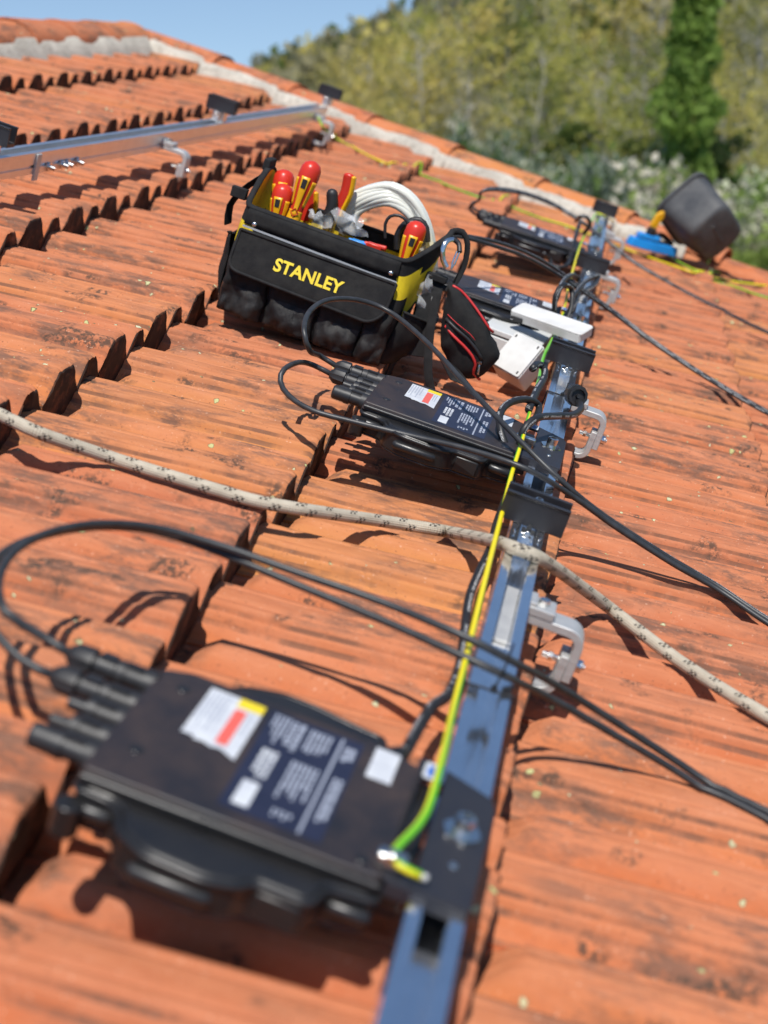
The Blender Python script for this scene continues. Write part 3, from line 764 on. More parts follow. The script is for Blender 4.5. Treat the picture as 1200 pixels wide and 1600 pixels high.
# ------------------------------------------------------------------ roof hooks
def make_hook(label):
    e = empty('roof_hook', Matrix(), label, 'roof hook', 'aluminium roof hooks')
    def strip(pts, wd, th, name, mt):
        mb = MB(); n = len(pts); P = []
        for i, p in enumerate(pts):
            p = Vector(p); t = (Vector(pts[min(i + 1, n - 1)]) - Vector(pts[max(0, i - 1)])).normalized(); nn = Vector((-t.y, t.x))
            for s in (1, -1):
                q = p + nn * s * th / 2; P += [(q.x, -wd / 2, q.y), (q.x, wd / 2, q.y)]
        F = []
        for i in range(n - 1):
            a, b = i * 4, i * 4 + 4; F += [(a, b, b + 1, a + 1), (a + 2, a + 3, b + 3, b + 2), (a, a + 2, b + 2, b), (a + 1, b + 1, b + 3, a + 3)]
        F += [(0, 1, 3, 2), (n * 4 - 4, n * 4 - 2, n * 4 - 1, n * 4 - 3)]
        mb.add([(p[0], p[1], p[2]) for p in P], F); return mb.build(name, mt, e, 40, .0012)
    def arc(cx, cz, r, a0, a1, n=7): return [(cx + r * math.cos(R(a0 + (a1 - a0) * i / n)), cz + r * math.sin(R(a0 + (a1 - a0) * i / n))) for i in range(n + 1)]
    # origin: rail centre line, height of the rail top
    strip([(.022, -.022), (.068, -.022)] + arc(.073, -.038, .016, 90, 0) + [(.089, -.080)], .034, .0105, 'upper_arm', 'cast')
    strip([(.079, -.050), (.079, -.082)] + arc(.063, -.084, .016, 0, -90) + [(.045, -.100), (.02, -.098)], .034, .0095, 'lower_arm', 'cast')
    mb = MB(); mb.box((.035, 0, -.0115), (.034, .036, .010)); mb.box((.024, 0, -.007), (.010, .032, .010)); mb.build('clamp_block', 'cast', e, 0, .001)
    mb = MB(); mb.lathe((.037, 0, -.010), (0, 0, 1), [(0, .0085), (.002, .0085), (.002, .0065), (.010, .0065)], 6); mb.build('bolt', 'steel', e, 30)
    mb = MB(); mb.cyl((.055, 0, -.062), (.105, 0, -.062), .0035, 10); mb.lathe((.0925, 0, -.062), (1, 0, 0), [(0, .0075), (.009, .0075), (.010, .006)], 14); mb.lathe((.062, 0, -.062), (1, 0, 0), [(0, .006), (.005, .006)], 6)
    mb.build('adjusting_screw', 'steel', e, 30); return e
hook = make_hook('cast aluminium roof hook on the near rail between rope and cables')
hook.matrix_world = on_roof(RV, at(925, 985, .05).y - .01, RT)
for (px, py), lab in (((945, 645), 'cast aluminium roof hook beside the second inverter bracket'), ((957, 432), 'blurred aluminium roof hook beside the third inverter'), ((963, 370), 'blurred aluminium roof hook beside the fourth inverter')):
    c = copy_tree(hook, on_roof(RV, at(px, py, .055).y, RT)); c['label'] = lab
for (px, py), lab in (((308, 240), 'aluminium roof hook in the middle of the upper rail'), ((520, 190), 'aluminium roof hook with earth wire at the far end of the upper rail')):
    p = at(px, py, .06); c = copy_tree(hook, far_rail.matrix_world @ Matrix.Translation((0, p.y - R2Y0, -.012))); c['label'] = lab

# ------------------------------------------------------------------ microinverters
def round_poly(pts, r, n=5):
    out = []; m = len(pts)
    for i in range(m):
        p = Vector(pts[i]); a = (Vector(pts[i - 1]) - p); b = (Vector(pts[(i + 1) % m]) - p); rr_ = min(r if not isinstance(r, (list, tuple)) else r[i], a.length * .45, b.length * .45)
        a = p + a.normalized() * rr_; b = p + b.normalized() * rr_
        for q in range(n + 1):
            t = q / n; out.append(tuple(a.lerp(p, t).lerp(p.lerp(b, t), t)))
    return out
def inset(poly, d):
    c = Vector((sum(p[0] for p in poly) / len(poly), sum(p[1] for p in poly) / len(poly)))
    xs = [p[0] for p in poly]; ys = [p[1] for p in poly]; w_, h_ = max(xs) - min(xs), max(ys) - min(ys)
    return [((p[0] - c.x) * (1 - 2 * d / w_) + c.x, (p[1] - c.y) * (1 - 2 * d / h_) + c.y) for p in poly]
def quad(mb, poly, z, mi=0): mb.add([(p[0], p[1], z) for p in poly], [tuple(range(len(poly)))], mi)
def strips(mb, x0, y0, ex, ey, rows, z, seed, hgt, gap, mi=0, frac=(.3, 1)):
    """printed lines: rows of dashes, row direction ey, rows advance along ex"""
    rnd = random.Random(seed); o = Vector((x0, y0)); ex = Vector(ex); ey = Vector(ey)
    L = ey.length; d = ey.normalized(); s = ex.normalized()
    for r_ in range(rows):
        p = o + s * (r_ * (hgt + gap)); x = 0; end = L * rnd.uniform(*frac)
        while x < end:
            l = rnd.uniform(.003, .012)
            a = p + d * x; b = p + d * min(x + l, end)
            quad(mb, [a, b, b + s * hgt, a + s * hgt], z, mi); x += l + .0016
def make_inverter(label):
    e = empty('microinverter', Matrix(), label, 'microinverter', 'black microinverters clamped along the near rail')
    # origin: rail centre line, rail top, middle of the body; x towards the eaves, y away, z up
    X0, X1 = -.272, -.040
    lidp = round_poly([(X0, -.092), (X1, -.086), (X1, .078), (X1 - .03, .092), (X0 + .025, .092), (X0, .08)], .006)
    mb = MB(); mb.prism(lidp, -.006, .006, 0, top=inset(lidp, .002)); mb.build('lid', 'lid', e, 40, .0012)
    base = round_poly([(X0 + .002, -.095), (-.242, -.096), (-.232, -.102), (-.224, -.124), (-.200, -.138), (-.155, -.140), (-.132, -.132), (-.124, -.122), (-.082, -.122), (-.076, -.097), (X1, -.091), (X1, .094),
                       (-.075, .098), (-.080, .128), (-.112, .131), (-.145, .137), (-.175, .137), (-.202, .126), (-.222, .108), (-.235, .098), (X0 + .002, .094)], .008)
    mb = MB(); mb.prism(inset(base, .003), -.042, -.038, 0, top=base); mb.prism(base, -.038, -.0120, 0); mb.prism(base, -.0120, -.006, 0, top=inset(base, .005)); mb.build('case', 'black', e, 35, .0028)
    mb = MB(); mb.box((-.0315, .004, -.016), (.018, .150, .020)); mb.build('slot_shade_fill', 'black', e, 40, .0015)  # black filler added so the gap seen through the bracket slot looks shaded
    for x0, x1, y, z_ in ((-.264, -.240, -.0985, -.022), (-.070, -.044, -.0960, -.022), (-.205, -.150, -.1390, -.024)):
        mb = MB(); mb.tube([(x0, y + .002, z_), (x0 + .002, y, z_), (x1 - .002, y, z_), (x1, y + .002, z_)], .0062, 12); mb.build('case_rib', 'black', e, 60)
    mb = MB(); mb.box((-.103, -.122, -.025), (.034, .006, .022)); mb.build('case_boss', 'black', e, 40, .002)
    mb = MB(); mb.tube([(X0 + .004, -.0915, -.0005), (X1 - .002, -.0860, -.0005)], .0030, 10); mb.build('case_rim', 'black', e, 60)
    mb = MB(); mb.tube([(p[0], p[1], -.0105) for p in base], .0032, 8, 0, None, True); mb.build('case_flange', 'black', e, 60)
    for x, y in ((-.268, -.104), (-.268, .100)): mb = MB(); mb.cyl((x, y, -.042), (x, y, -.016), .011, 14); mb.build('case_foot', 'black', e, 40, .0015)
    mb = MB()
    for x, y in ((-.245, .06), (-.060, -.07), (-.245, -.045)): mb.lathe((x, y, .0062), (0, 0, 1), [(0, .006), (.0004, .0056)], 14)
    mb.build('cover_screw', 'black', e, 40)
    # bracket plate that sits on the rail
    mb = MB()
    mb.prism([(-.021, -.080), (.024, -.080), (.024, .060), (.020, .075), (-.021, .092)], .0022, .0052)
    mb.prism([(X1 - .006, .068), (-.021, .068), (-.021, .092), (X1 - .006, .098)], .0022, .0052)
    mb.prism([(X1 - .006, -.080), (-.021, -.080), (-.021, -.056), (X1 - .006, -.056)], .0022, .0052)
    mb.box((-.008, -.081, -.002), (.062, .0025, .012)); mb.box((.0235, -.01, -.003), (.0025, .136, .012)); mb.box((X1 - .006, 0, .001), (.012, .14, .004))
    mb.build('mounting_bracket', 'plate', e, 0, .0008)
    mb = MB(); bolt(mb, (.003, .012, .0055), .0078, .013); mb.lathe((.003, .012, .0054), (0, 0, 1), [(0, .0165), (.0015, .016)], 6); mb.build('bolt', 'steel', e, 40)
    mb = MB(); mb.lathe((.004, -.035, .0053), (0, 0, 1), [(0, .0035), (.0008, .003)], 10); mb.build('rivet', 'steel', e, 40)
    # labels
    z = .00625
    mb = MB(); quad(mb, [(-.172, -.072), (-.092, -.072), (-.092, .080), (-.172, .080)], z); lb = mb.build('rating_label', 'navy', e, 0)
    mb = MB(); z2 = z + .0002
    strips(mb, -.168, .076, (1, 0), (0, -.045), 4, z2, 3, .0022, .0016); strips(mb, -.152, .074, (1, 0), (0, -.045), 2, z2, 4, .0045, .002, frac=(.8, 1))
    quad(mb, [(-.164, -.064), (-.151, -.064), (-.151, -.030), (-.164, -.030)], z2, 1); strips(mb, -.163, .020, (1, 0), (0, -.046), 3, z2, 21, .0034, .0014, 1, (.7, 1))
    strips(mb, -.136, .072, (1, 0), (0, -.04), 5, z2, 5, .0024, .0016, frac=(.6, 1)); strips(mb, -.138, .018, (1, 0), (0, -.062), 6, z2, 6, .0024, .0016, frac=(.5, 1)); strips(mb, -.134, -.052, (1, 0), (0, -.018), 4, z2, 7, .0024, .0018)
    quad(mb, [(-.1105, -.07), (-.1085, -.07), (-.1085, .076), (-.1105, .076)], z2); strips(mb, -.105, .066, (1, 0), (0, -.03), 2, z2, 9, .004, .001, frac=(.6, .9)); strips(mb, -.103, .016, (1, 0), (0, -.075), 2, z2, 10, .0032, .0014, frac=(.7, 1))
    mb.build('label_print', ['ltext', 'paper'], lb, 0)
    mb = MB(); quad(mb, [(-.226, .000), (-.216, .0), (-.214, -.004), (-.206, -.003), (-.2, -.006), (-.192, -.004), (-.178, -.012), (-.178, .078), (-.226, .078)][::1], z + .0003); wl = mb.build('warning_label', 'paper', e, 0)
    mb = MB(); quad(mb, [(-.200, .064), (-.178, .064), (-.178, .0782), (-.200, .0782)], z + .0005); quad(mb, [(-.199, .002), (-.189, .002), (-.189, .060), (-.199, .060)], z + .0005, 1)
    strips(mb, -.224, .074, (1, 0), (0, -.066), 5, z + .0005, 12, .0014, .0026, 2, (.6, 1)); strips(mb, -.187, .058, (1, 0), (0, -.05), 2, z + .0005, 13, .0014, .002, 2, (.6, 1)); mb.build('warning_print', ['lyel', 'lred', 'ltext'], wl, 0)
    mb = MB(); quad(mb, [(-.082, .036), (-.061, .036), (-.061, .084), (-.082, .084)], z + .0003); mb.build('code_label', 'paper', e, 0)
    mb = MB(); quad(mb, round_poly([(-.040, .066), (-.022, .066), (-.022, .092), (-.040, .092)], .004), .0066); wl2 = mb.build('logo_label', 'paper', e, 0)
    mb = MB(); quad(mb, [(-.037, .071), (-.027, .070), (-.025, .080), (-.030, .088), (-.037, .086)], .0068); mb.build('logo_mark', 'lblue', wl2, 0)
    # DC connectors on the uphill side
    for y, long, z3 in ((.064, 2, -.004), (.034, 2, -.010), (.006, 0, -.010), (-.028, 0, -.008), (-.058, 1, -.006)):
        mb = MB(); x = X0 + .004; d = (-1, 0, 0); q = .60
        S_ = lambda pr_: [(a_ * q, r_) for a_, r_ in pr_]
        mb.lathe((x, y, z3), d, S_([(0, .0125), (.018, .0125), (.018, .0095), (.045, .0095), (.045, .0112), (.058, .0112)] + ([(.060, .006), (.085, .0055)] if long == 0 else [])), 16)
        mb.box((x - .03 * q, y, z3 + .010), (.035 * q, .006, .004))
        if long == 1: mb.lathe((x - .056 * q, y, z3), d, S_([(0, .0105), (.03, .0105), (.034, .009)]), 16)
        if long == 2:
            mb.lathe((x - .056 * q, y, z3), d, S_([(0, .0085), (.004, .0105), (.03, .0105), (.032, .009), (.036, .009)]), 16); mb.box((x - .072 * q, y, z3 + .0095), (.022 * q, .011, .004)); mb.lathe((x - .091 * q, y, z3), d, S_([(0, .0115), (.001, .0128), (.026, .0122), (.034, .009), (.040, .006)]), 20, 0, .10)
        mb.build('connector', 'blackmatte', e, 30, 0)
    # cable gland at the back
    mb = MB(); mb.lathe((-.072, .090, -.012), (.35, 1, 0), [(0, .013), (.014, .013), (.014, .010), (.026, .0095), (.034, .006)], 16); mb.build('cable_gland', 'black', e, 30)
    return e
inv = make_inverter('large black microinverter in the blurred foreground, nearest of the four')
INV_Z = RT + .001
uc = [(at(107, 1205, .077).y + at(245, 1028, .077).y) / 2 - .002, 2.004, at(740, 445, .077).y, at(795, 346, .077).y]
inv.matrix_world = on_roof(RV, uc[0], INV_Z, R(-1.5))
labs = ['black microinverter in sharp focus in front of the tool bag', 'black microinverter half hidden behind the red-trimmed pouch', 'blurred black microinverter farthest up the rail near the bucket']
for i in range(3):
    c = copy_tree(inv, on_roof(RV, uc[i + 1], INV_Z, R((-.5, 1.5, 2)[i]))); c['label'] = labs[i]
INVM = [on_roof(RV, uc[i], INV_Z, R((-1.5, -.5, 1.5, 2)[i])) for i in range(4)]
def inv_pt(i, x, y, z): return RI4 @ (INVM[i] @ Vector((x, y, z)))     # roof-frame point on inverter i
NUT1 = (-.268 - .127 * .6, .064, -.004); NUT2 = (-.268 - .127 * .6, .034, -.010)

# ------------------------------------------------------------------ cables, wires, rope
def cable(name, pts, r, mt, label, cat, group=None, n=10, extra=None):
    pts = [at(*p) if isinstance(p, tuple) else p for p in pts]
    sp_ = spline(pts)
    for p in sp_: p.z = max(p.z, tile_z(p.x, p.y) + r * .9)
    mb = MB(); mb.tube(sp_, r, n); o = mb.build(name, mt, None, 180, 0, 0, ROOF); return tag(o, label, cat, group)
g = 'black solar cables looping from the inverters'
s = inv_pt(0, *NUT1); s2 = s + Vector((-.03, .005, .004))
cable('solar_cable', [s, s2, (8, 955, .085), (-2, 905, .09), (22, 862, .095), (75, 833, .095), (150, 819, .092), (240, 824, .088), (340, 851, .085), (460, 893, .085), (600, 942, .09), (720, 992, .098), (800, 1033, .088), (870, 1071, .055), (960, 1127, .02), (1080, 1205, -.012), (1200, 1290, -.022), (1320, 1370, -.03)],
      .0041, 'cable', 'black solar cable arching widest over the foreground inverter', 'cable', g)
s = inv_pt(0, *NUT2); s2 = s + Vector((-.03, .002, .002))
cable('solar_cable', [s, s2, (-22, 965, .075), (-22, 905, .08), (8, 862, .085), (70, 836, .085), (150, 823, .082), (240, 829, .078), (340, 862, .075), (460, 912, .075), (600, 970, .08), (720, 1024, .086), (790, 1056, .082), (860, 1091, .05), (960, 1148, .018), (1080, 1220, -.014), (1200, 1308, -.026), (1320, 1390, -.03)],
      .0041, 'cable', 'lower black solar cable of the foreground pair crossing the rail', 'cable', g)
s = inv_pt(1, *NUT1); s2 = s + Vector((-.03, .003, .006))
cable('solar_cable', [s, s2, (484, 548, .10), (475, 518, .125), (483, 488, .14), (512, 469, .15), (560, 469, .15), (610, 488, .145), (670, 538, .135), (730, 603, .12), (800, 676, .105), (870, 745, .08), (940, 803, .045), (1040, 868, .012), (1120, 915, -.005), (1200, 968, -.015), (1310, 1030, -.02)],
      .0041, 'cable', 'black solar cable arching up in front of the tool bag', 'cable', g)
s = inv_pt(1, *NUT2); s2 = s + Vector((-.03, .0, .004))
cable('solar_cable', [s, s2, (468, 566, .075), (444, 577, .075), (438, 596, .06), (452, 619, .052), (490, 642, .05), (560, 661, .055), (650, 683, .065), (735, 703, .08), (825, 734, .088), (900, 779, .06), (960, 822, .035), (1050, 880, .008), (1120, 920, -.008), (1200, 974, -.018), (1310, 1040, -.022)],
      .0041, 'cable', 'black solar cable passing low along the front of the second inverter', 'cable', g)
for k_, (dy, lab) in enumerate(((0, 'black solar cable from the bag strap over the rail to the right edge'), (7, 'black solar cable running just below another towards the right edge'))):
    cable('solar_cable', [(706, 366 + dy * .3, .19), (730, 369 + dy * .4, .19), (775, 378 + dy, .18), (820, 394 + dy, .16), (865, 418 + dy, .13), (905, 448 + dy * .6, .10), (960, 487 + dy * .5, .06), (1020, 532 + dy * .5, .03), (1100, 585 + dy * .5, .01), (1200, 643 + dy * .5, .0), (1300, 692, 0)], .0041, 'cable', lab, 'cable', g)
for k_ in range(2):
    s = inv_pt(3, *(NUT1 if k_ == 0 else NUT2))
    cable('solar_cable', [s, s + Vector((-.03, .01, .01)), (749, 312 - k_, .11), (752, 300, .14), (775, 294 + k_ * 3, .15), (820, 301 + k_ * 3, .14), (865, 318 + k_ * 3, .12), (905, 343 + k_ * 2, .10), (945, 372 + k_ * 2, .06), (990, 408 + k_ * 2, .03), (1060, 449 + k_, .01), (1130, 485 + k_, 0), (1200, 519 + k_, 0), (1300, 560, 0)], .0041, 'cable',
          ('blurred black solar cable looping off the farthest inverter', 'second blurred black cable paired on the farthest inverter loop')[k_], 'cable', g)
s = inv_pt(2, -.38, .06, 0)
# trunk cable along the rail
gt = 'thick black trunk cable pieces along the rail'
TC = .0056
cable('trunk_cable', [inv_pt(0, -.060, .122, -.012), (672, 1108, .05), (700, 1085, .035), (718, 1040, .02), (726, 985, .015), (733, 935, .02), (748, 895, .03), (765, 860, .035), (775, 822, .03), (788, 785, .03), (800, 752, .035)], TC, 'trunk', 'thick black trunk cable bowing left of the rail below the rope', 'cable', gt)
cable('trunk_cable', [(800, 752, .035), (795, 712, .06), (783, 676, .085), (781, 648, .10), (795, 630, .11), (822, 624, .11), (842, 634, .10), (836, 655, .09), (818, 672, .09), (812, 700, .07), (806, 735, .04)], TC, 'trunk', 'thick black cable coil on the label end of the second inverter', 'cable', gt)
cable('trunk_cable', [(806, 720, .05), (818, 672, .10), (840, 653, .115), (870, 650, .11), (896, 648, .105), (908, 638, .095), (902, 626, .085), (892, 624, .08)], TC, 'trunk', 'thick black cable bent over the rail behind the second bracket', 'cable', gt)
cable('trunk_cable', [(826, 640, .10), (838, 612, .10), (850, 590, .105), (850, 575, .11), (840, 569, .115), (832, 576, .115)], TC * 1.1, 'trunk', 'thick black cable end curling up beside the small white box', 'cable', gt)
cable('trunk_cable', [(868, 470, .12), (880, 440, .13), (895, 430, .12), (905, 440, .10), (900, 470, .09), (885, 492, .08), (872, 520, .06), (858, 548, .05), (850, 580, .05)], TC, 'trunk', 'thick black cable loop standing beside the long white cover', 'cable', gt)
cable('trunk_cable', [(866, 500, .08), (868, 462, .13), (880, 446, .15), (893, 452, .14), (893, 480, .11), (884, 505, .08)], TC, 'trunk', 'smaller black cable loop at the third inverter bracket', 'cable', gt)
cable('trunk_cable', [(890, 470, .10), (915, 440, .10), (935, 432, .09), (926, 448, .085), (900, 462, .09)], TC, 'trunk', 'short black cable lying across the rail by the third inverter', 'cable', gt)
cable('trunk_cable', [(905, 350, .10), (898, 375, .09), (892, 400, .06), (885, 415, .05), (866, 417, .04), (858, 405, .05), (850, 396, .07)], TC, 'trunk', 'black cable hanging off the rail under the fourth inverter', 'cable', gt)
cable('trunk_cable', [(900, 345, .11), (908, 338, .14), (918, 340, .14), (922, 352, .12), (912, 365, .09)], TC, 'trunk', 'black cable curl over the rail at the fourth inverter', 'cable', gt)
# plug at the end of the bent trunk cable
mb = MB(); p = at(894, 627, .085)
mb.lathe(p + Vector((0, .03, .004)), (.25, -1, .25), [(0, .015), (.006, .0185), (.022, .0185), (.022, .016), (.030, .016), (.030, .012), (.024, .011), (.024, .004), (.034, .0035)], 22, 0, .05)
o = mb.build('cable_plug', 'blackmatte', None, 30, 0, 0, ROOF); tag(o, 'round black cable plug on the right side of the rail', 'plug')
# cable ties round the rail
def tie(u, lab, tail):
    mb = MB(); a = .0235; zt = RT + .0015; zb = RT - .042
    mb.tube([(RV - a, u, zt), (RV + a, u + .004, zt), (RV + a, u + .004, zb), (RV - a, u, zb)], (.0018, .0007), 8, 0, (0, 1, 0), True)
    mb.box((RV + .003, u + .002, zt + .002), (.006, .007, .005)); mb.tube(spline([(RV + .003, u + .002, zt + .003), (RV + .006, u + .012, zt + tail * .5), (RV + .006, u + .02, zt + tail)]), .0011, 6)
    o = mb.build('cable_tie', 'tie', None, 40, 0, 0, ROOF); tag(o, lab, 'cable tie', 'black cable ties on the near rail')
tie(at(755, 1078, RT).y, 'black cable tie round the near rail below the two cables', .045)
tie(at(850, 610, RT).y, 'black cable tie round the rail behind the second bracket', .02)
# earth wire along the rail
mb = MB(); EW = [inv_pt(0, -.016, -.072, .012), inv_pt(0, -.034, -.074, .015), inv_pt(0, -.040, -.060, .016), inv_pt(0, -.028, -.01, .022), inv_pt(0, -.030, .07, .03), at(708, 1110, .09), at(735, 1000, .082), at(763, 885, .078), at(784, 803, .076), at(799, 742, .08), at(815, 690, .092), at(829, 640, .095), at(842, 592, .088), at(850, 556, .08), at(868, 520, .07), at(880, 488, .07), at(888, 450, .08), at(898, 412, .08), at(908, 380, .085), at(922, 350, .085), at(930, 335, .08)]
mb.tube(spline(EW), .0031, 10); o = mb.build('earth_wire', 'earth', None, 180, 0, 0, ROOF); tag(o, 'yellow and green earth wire running up along the near rail', 'earth wire', 'yellow-green earth wires')
mb = MB(); p = inv_pt(0, -.040, -.066, .012); mb.box(p, (.022, .012, .010)); mb.lathe(p + Vector((0, -.004, .004)), (0, 0, 1), [(0, .006), (.005, .006)], 6)
p2 = inv_pt(0, -.017, -.072, .012); mb.lathe(p2, (1, -.2, .1), [(0, .003), (.006, .0028)], 10, 1)
o = mb.build('earth_lug', ['steel', 'cast'], None, 30, .0015, 0, ROOF); tag(o, 'small silver earth lug on the foreground inverter bracket', 'earth lug', 'silver earth lugs')
mb = MB(); p = inv_pt(1, -.036, -.02, .012); mb.box(p, (.030, .010, .010)); mb.lathe(p + Vector((-.006, -.002, .004)), (0, 0, 1), [(0, .005), (.006, .005)], 6)
o = mb.build('earth_lug', 'steel', None, 30, .0015, 0, ROOF); tag(o, 'small silver earth lug on the second inverter bracket', 'earth lug', 'silver earth lugs')
def lying(pts, r):
    out = []
    for px, py, *h in pts:
        p = at(px, py, h[0] if h else -.02)
        if not h:
            for _ in range(3): p = at(px, py, -TILT * (vf(math.floor((VF0 - p.x) / TP)) - p.x) - .002 + r)
        out.append(p)
    return out
cable('earth_wire', lying([(497, 183, .06), (503, 196, .05), (512, 207, .02), (525, 216), (560, 235), (600, 254), (650, 270), (700, 290), (750, 309), (800, 324), (850, 343), (900, 358), (935, 372), (975, 388), (1020, 404), (1080, 425), (1120, 441), (1160, 453), (1200, 466), (1280, 492)], .0030), .0034, 'earth', 'yellow earth wire lying slack across the tiles from the upper rail', 'earth wire', 'yellow-green earth wires')
cable('earth_wire', lying([(932, 333, .08), (945, 338, .07), (970, 352), (1010, 375), (1050, 403), (1090, 424), (1130, 437), (1200, 447), (1280, 458)], .0030), .0034, 'earth', 'yellow-green earth wire from the rail end past the blue tool', 'earth wire', 'yellow-green earth wires')
# climbing rope
rp = [(-90, 612), (-40, 632), (0, 648), (60, 676), (120, 697), (180, 717), (240, 736), (300, 754), (350, 769), (400, 783), (460, 794), (520, 803), (590, 813), (660, 824), (730, 836)]
def rope_z(p): return max(tile_z(p.x + dx, p.y + dy) for dx in (-.045, -.03, -.015, 0, .015, .03) for dy in (-.006, 0, .006)) + .0075
def rope_run(pl):
    out = []
    path = spline([Vector((a_, b_, 0)) for a_, b_ in pl], 18)
    for q in path:
        p = at(q.x, q.y, -.02)
        for _ in range(4): p = at(q.x, q.y, rope_z(p))
        out.append([q, p.z])
    zs = [z for _, z in out]; m = len(zs)
    zs = [max(zs[max(0, i - 2):i + 3]) for i in range(m)]
    zs = [sum(zs[max(0, i - 3):i + 4]) / len(zs[max(0, i - 3):i + 4]) for i in range(m)]
    return [at(q.x, q.y, zs[i]) for i, (q, _) in enumerate(out)]
pts = rope_run(rp)[:-1] + [at(772, 846, .05), at(800, 855, .0785), at(835, 868, .0785), at(865, 886, .058), at(900, 911, .025)] + rope_run([(950, 948), (1000, 987), (1060, 1032), (1130, 1078), (1200, 1120), (1290, 1172)])
mb = MB(); mb.tube(spline(pts, .006), .0083, 20); o = mb.build('climbing_rope', 'rope', None, 180, 0, 0, ROOF); tag(o, 'beige braided climbing rope with dark flecks lying across the roof', 'rope')

# ------------------------------------------------------------------ tool bag
BAG = on_roof(-.562, 2.455, -.012, R(-2.5))
bag = empty('tool_bag', BAG, 'open black canvas tool bag with yellow lettering, filled with insulated tools', 'tool bag')
BL, BD, BH = .306, .195, .19
per = round_poly([(0, 0), (BL, 0), (BL, BD), (0, BD)], .022, 5)
loop = []
for i, p in enumerate(per):
    q = per[(i + 1) % len(per)]; a, b = Vector(p), Vector(q); n = max(1, int((b - a).length / .016))
    loop += [a.lerp(b, t / n) for t in range(n)]
def bag_top(p):
    e = max(0, 1 - min(p.x, BL - p.x) / .03) if min(p.x, BL - p.x) < .03 else 0
    return BH + .062 * sst(e, 0, .6) * sst(1 - abs(p.y - BD / 2) / (BD / 2), 0.0, .9)
def bag_pt(p, b, off=0):
    h = bag_top(p); c = Vector((BL / 2, BD / 2)); d = Vector(((p.x - c.x) / (BL / 2), (p.y - c.y) / (BD / 2)))
    bulge = .010 * math.sin(math.pi * min(1, b * 1.02)) + .004 * noise.noise(Vector((p.x * 14, p.y * 14, b * 3)))
    nx = (1 if d.x > .9 else -1 if d.x < -.9 else 0); ny = (1 if d.y > .85 else -1 if d.y < -.85 else 0)
    fl = .045 * b * b * (sst(1 - abs(p.y - BD / 2) / (BD / 2), 0, .8) if nx > 0 else .15)
    return Vector((p.x + nx * (bulge + fl + off), p.y + ny * (bulge * .7 + off) + .012 * b, h * b))
def bag_shell(off, z0, rows, name, mats, mifn=None, h=1.0):
    mb = MB(); n = len(loop); P = []; F = []; mi = []
    for j in range(rows + 1):
        for p in loop: P.append(bag_pt(p, z0 + (h - z0) * j / rows, off))
    for j in range(rows):
        for i in range(n):
            F.append((j * n + i, j * n + (i + 1) % n, (j + 1) * n + (i + 1) % n, (j + 1) * n + i)); mi.append(mifn(loop[i], (j + .5) / rows) if mifn else 0)
    mb.add(P, F); mb.m = mi; return mb
def outer_mat(p, b):
    if p.x > BL - .012 and .40 < b < .80 and .02 < p.y < .16: return 1
    if (p.x < .016 or p.x > BL - .02) and p.y < .03 and .66 < b < .83: return 1
    return 0
bag_shell(0, 0, 14, 'body', None, outer_mat).build('body', ['canvas', 'yfab'], bag, 180)
bag_shell(-.005, 0, 8, 'lining', None, lambda p, b: 1 if (p.y > BD * .8 and (.30 < b < .46 or .62 < b < .74 or b > .9)) else 0, .985).build('lining', ['yfab', 'canvas'], bag, 180)
mb = MB(); mb.add([(p.x, p.y, .004) for p in loop], [tuple(range(len(loop)))]); mb.build('base', 'pvc', bag, 0)
mb = MB(); mb.tube([bag_pt(p, 1.0, -.002) for p in loop], (.0058, .0034), 8, 0, (0, 0, 1), True); mb.build('top_binding', 'webbing', bag, 180)
# reinforced band with rivets and reflective line
def front(x, z, off): return bag_pt(Vector((x, 0)), z / BH, 0) + Vector((0, -off, 0))
mb = MB(); mb.grid(lambda a, b: front(.012 + (BL - .024) * a, .160 + .028 * b, .0025), 30, 3); mb.build('front_band', 'canvas', bag, 180, 0, .003)
mb = MB(); mb.grid(lambda a, b: front(.012 + (BL - .024) * a, .1545 + .0035 * b - .004 * a, .0042), 30, 1); mb.build('reflective_line', 'reflect', bag, 180)
for x in (.022, BL - .024):
    mb = MB(); p = front(x, .164, .004); mb.lathe(p, (0, -1, 0), [(0, .0048), (.002, .0042), (.0028, .002)], 14); mb.build('rivet', 'steel', bag, 60)
# flap
fl = round_poly([(.002, .150), (.002, .080), (.275, .074), (.297, .095), (.299, .150)], [.003, .022, .03, .02, .003], 7)
mb = MB(); 
def flap_y(x, z): return front(x, z, .008 + .016 * sst(.155 - z, 0, .09)).y
nf = len(fl); cx, cz = .150, .12
rings = [1, .97, .75, .5, .25]
P = []
for s_ in rings: P += [(cx + (x - cx) * s_, flap_y(cx + (x - cx) * s_, cz + (z - cz) * s_), cz + (z - cz) * s_) for x, z in fl]
P.append((cx, flap_y(cx, cz), cz))
F = [(j * nf + i, j * nf + (i + 1) % nf, (j + 1) * nf + (i + 1) % nf, (j + 1) * nf + i) for j in range(len(rings) - 1) for i in range(nf)] + [((len(rings) - 1) * nf + i, (len(rings) - 1) * nf + (i + 1) % nf, len(P) - 1) for i in range(nf)]
mb.add(P, F); flap = mb.build('front_flap', 'canvas', bag, 180, 0, .004)
mb = MB(); mb.tube([(x, flap_y(x, z) - .0015, z) for x, z in fl], (.0030, .0032), 8, 0, (0, 1, 0), True); mb.build('flap_binding', 'webbing', flap, 180)
cu = bpy.data.curves.new('lettering', 'FONT'); cu.body = 'STANLEY'; cu.size = .03; cu.offset = .00085; cu.space_character = 1.02; cu.extrude = .0003
to = bpy.data.objects.new('lettering', cu); COL.objects.link(to); bpy.context.view_layer.update()
me = bpy.data.meshes.new_from_object(to); bpy.data.objects.remove(to)
